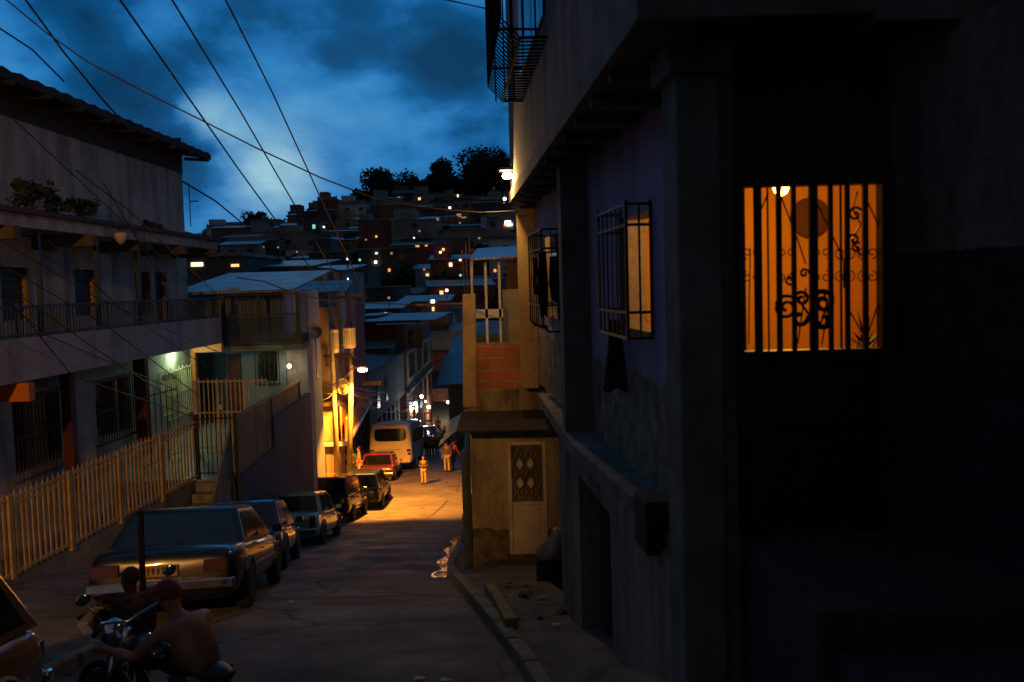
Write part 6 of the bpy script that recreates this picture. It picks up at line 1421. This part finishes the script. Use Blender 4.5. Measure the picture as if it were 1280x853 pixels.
# local +x is forward
def wh(x,r=.3):
    t=MB().lathe([(r*.8,-.045),(r,-.03),(r,.03),(r*.8,.045),(r*.74,.0)],(0,0,0),26,'y').xf(Matrix.Translation((x,0,r))).build('wheel',M_rubber,MBK,True)
    m=MB()
    for k in range(14): a_=2*math.pi*k/14; m.tube([(x,.02,r),(x+r*.78*math.cos(a_),0,r+r*.78*math.sin(a_))],.004,4)
    m.lathe([(.05,-.06),(.05,.06)],(x,0,r),12,'y'); m.build('spokes',M_steel,t)
wh(.68); wh(-.62)
MB().tube([(.68,.0,.3),(.5,0,.75),(.42,0,.95)],.03).tube([(.68,.07,.3),(.5,.07,.75)],.022).tube([(.68,-.07,.3),(.5,-.07,.75)],.022).build('fork',M_chrome,MBK,True)
MB().tube([(.44,0,.85),(.1,0,.45),(-.2,0,.4),(-.6,0,.62),(-.1,0,.7),(.4,0,.8)],.025).tube([(-.62,.06,.3),(-.2,.06,.42)],.02).tube([(-.62,-.06,.3),(-.2,-.06,.42)],.02).build('frame',M_iron,MBK,True)
MB().sphere((.2,0,.82),.2,16,(1.25,.68,.62)).build('fuel_tank',paint('tank_dark',(.02,.008,.01)),MBK,True)
m=MB().sphere((0,0,0),.2,14,(1.6,.6,.3)).xf(Matrix.Translation((-.32,0,.80))); m.build('seat',M_dkplastic,MBK,True)
MB().sphere((.02,0,.42),.17,12,(1.1,.75,.9)).build('engine',M_steel,MBK,True)
MB().tube([(.0,-.12,.35),(-.3,-.15,.28),(-.75,-.16,.38)],[.025,.03,.045]).build('exhaust',M_chrome,MBK,True)
MB().sphere((.58,0,.90),.1,14,(.8,1,1)).build('headlight',M_chrome,MBK,True)
MB().tube([(.28,.36,1.06),(.36,.25,1.08),(.42,0,1.0),(.36,-.25,1.08),(.28,-.36,1.06)],.013).build('handlebar',M_chrome,MBK,True)
for s in (-1,1):
    MB().tube([(.26,s*.38,1.055),(.33,s*.27,1.075)],.02).build('grip',M_rubber,MBK,True)
    m_=MB().tube([(.36,s*.24,1.08),(.38,s*.34,1.24)],.007).build('mirror_stalk',M_chrome,MBK,True); MB().sphere((.38,s*.36,1.28),.055,10,(.25,1.2,.8)).build('mirror',M_chrome,MBK,True)
m=MB()
for a_ in range(20,161,14):
    pass
m.tube([(.68+.34*math.cos(R(a_)),0,.3+.34*math.sin(R(a_))) for a_ in range(20,150,16)],.03,6); m.build('mudguard',M_iron,MBK,True)
MB().tube([(-.05,.16,.3),(-.05,-.16,.3)],.012).tube([(0,.1,.35),(-.02,.28,.02)],.011).build('footrest',M_iron,MBK,True)
def seated(loc,yaw,label,bare,shirt,trous,cap,lean,armfwd,skinm):
    o=empty('person',loc,label,'person',None,yaw); J={}; L_=lean
    # local +x forward, pelvis at seat
    J['pelvis']=(0,0,.0,(.125,.145)); J['belly']=(-.03,0,.17,(.105,.14)); J['chest']=(L_*.35,0,.36,(.12,.17)); J['neck0']=(L_*.95,0,.50,(.06,.065)); J['neck']=(L_*1.15,0,.54,(.052,.055))
    hx=L_*1.3+.04; J['jaw']=(hx,0,.585,(.075,.062)); J['head']=(hx+.0,0,.65,(.092,.078)); J['top']=(hx-.01,0,.715,(.06,.055)); J['nose']=(hx+.115,0,.61,.012)
    E=[('pelvis','belly'),('belly','chest'),('chest','neck0'),('neck0','neck'),('neck','jaw'),('jaw','head'),('head','top'),('jaw','nose')]
    for s,n in ((1,'l'),(-1,'r')):
        J['sh'+n]=(L_*.7,s*.19,.46,.062); J['el'+n]=(L_*.6+.2,s*.30,.27,.045); J['wr'+n]=(armfwd-.04,s*.34,.30,.03); J['pa'+n]=(armfwd+.03,s*.345,.305,.033)
        E+=[('chest','sh'+n),('sh'+n,'el'+n),('el'+n,'wr'+n),('wr'+n,'pa'+n)]
        for i,(dy,ln) in enumerate(((-.03,.055),(-.01,.065),(.012,.06),(.034,.045))):
            J[f'a{i}'+n]=(armfwd+.075,s*(.345+dy),.30,.0095); J[f'b{i}'+n]=(armfwd+.085,s*(.345+dy),.27,.009); J[f'c{i}'+n]=(armfwd+.055,s*(.345+dy),.25,.008); E+=[('pa'+n,f'a{i}'+n),(f'a{i}'+n,f'b{i}'+n),(f'b{i}'+n,f'c{i}'+n)]
        J['t0'+n]=(armfwd+.01,s*.30,.285,.011); J['t1'+n]=(armfwd+.035,s*.295,.255,.009); E+=[('pa'+n,'t0'+n),('t0'+n,'t1'+n)]
        J['hip'+n]=(.02,s*.1,-.03,.095); J['kn'+n]=(.42,s*.24,-.10,.065); J['an'+n]=(.28,s*.26,-.50,.042); J['to'+n]=(.42,s*.27,-.56,.034)
        E+=[('pelvis','hip'+n),('hip'+n,'kn'+n),('kn'+n,'an'+n),('an'+n,'to'+n)]
    skin('body',J,E,skinm,o)
    G=lambda ks,g:{q:(*J[q][:3],tuple(v*g for v in J[q][3]) if isinstance(J[q][3],tuple) else J[q][3]*g) for q in ks}
    if not bare: ke=['pelvis','belly','chest','neck0','shl','shr','ell','elr','wrl','wrr']; skin('jacket',G(ke,1.15),[e for e in E if e[0] in ke and e[1] in ke],shirt,o,1)
    ke=['pelvis','hipl','hipr','knl','knr','anl','anr']; skin('trousers',G(ke,1.12),[e for e in E if e[0] in ke and e[1] in ke],trous,o)
    MB().sphere((hx-.012,0,.675),.1,14,(1.06,.9,.85)).build('cap',cap,o,True); MB().sphere((hx+.11,0,.675),.07,10,(1.2,.95,.13)).build('cap_brim',cap,o,True)
    o.scale=(.94,)*3
    for s in (-1,1):
        MB().sphere((hx-.005,s*.08,.62),.02,6,(.8,.5,1.3)).build('ear',skinm,o,True); MB().sphere((hx+.095,s*.03,.64),.011,6).build('eye',M_platet,o,True)
        MB().tube([(J['anl'][0]-.06,s*.26,-.56),(J['anl'][0]+.05,s*.265,-.56),(.44,s*.27,-.585),(.5,s*.27,-.59)],[.04,.05,.045,.02],10).build('shoe',M_dkplastic,o,True)
    return o
Mm=Matrix.Translation((xm,YM,zm)) @ Matrix.Rotation(R(150),4,'Z')
q=Mm@Vector((-.33,0,.66)); seated(tuple(q),R(150),'shirtless man in a maroon cap hunched on the motorcycle at the bottom left',True,None,cl('teal_shorts',(.03,.09,.10)),mat('cap_maroon',(.20,.03,.035),(.13,.022,.025),.8,scale=9,world=False),.22,.62,mat('skin_warm',(.34,.15,.07),(.26,.11,.05),.55,scale=4,bmp=.05,world=False))
q=P(150,760,6.75); o=person((P(160,800,6.9).x,7.0,zr(7.0)+.02),1.3,R(60),'boy in black clothes and a dark cap standing just behind the motorcycle',cl('black',(.02,.02,.022)),cl('black2',(.03,.03,.03)),'stand',cap=mat('cap_dark',(.02,.012,.025),None,.8),skinm=mat('skin_dark',(.10,.05,.03),None,.6,world=False))
# ================================================================= the streetlight up the hill behind the viewer (it lights the fence, cars and walls)
BLX,BLY,BLZ=-6.6,-4.0,3.6
o=empty('street_lamp',(-8.2,-4,-1.6),'tall orange street lamp up the street behind the viewer','street lamp')
MB().tube([(0,0,-.6),(0,0,5.3)],.08,10).build('lamp_post',M_steel,o,True); MB().tube([(0,0,5.2),(.8,0,5.5),(1.6,0,5.45)],.04).build('arm',M_steel,o,True)
MB().sphere((1.6,0,5.42),.2,12,(1.3,.8,.45)).build('lamp_head',M_steel,o,True); MB().sphere((1.6,0,5.3),.14,12,(1.25,.9,.6)).build('bulb',M_sodium,o,True)
lamp('upper_street_light',(BLX,BLY,BLZ-.12),(1,.43,.09),4700,.15,'SPOT',aim=(-5.9,15.5,-1.0),size=R(42),blend=.6)
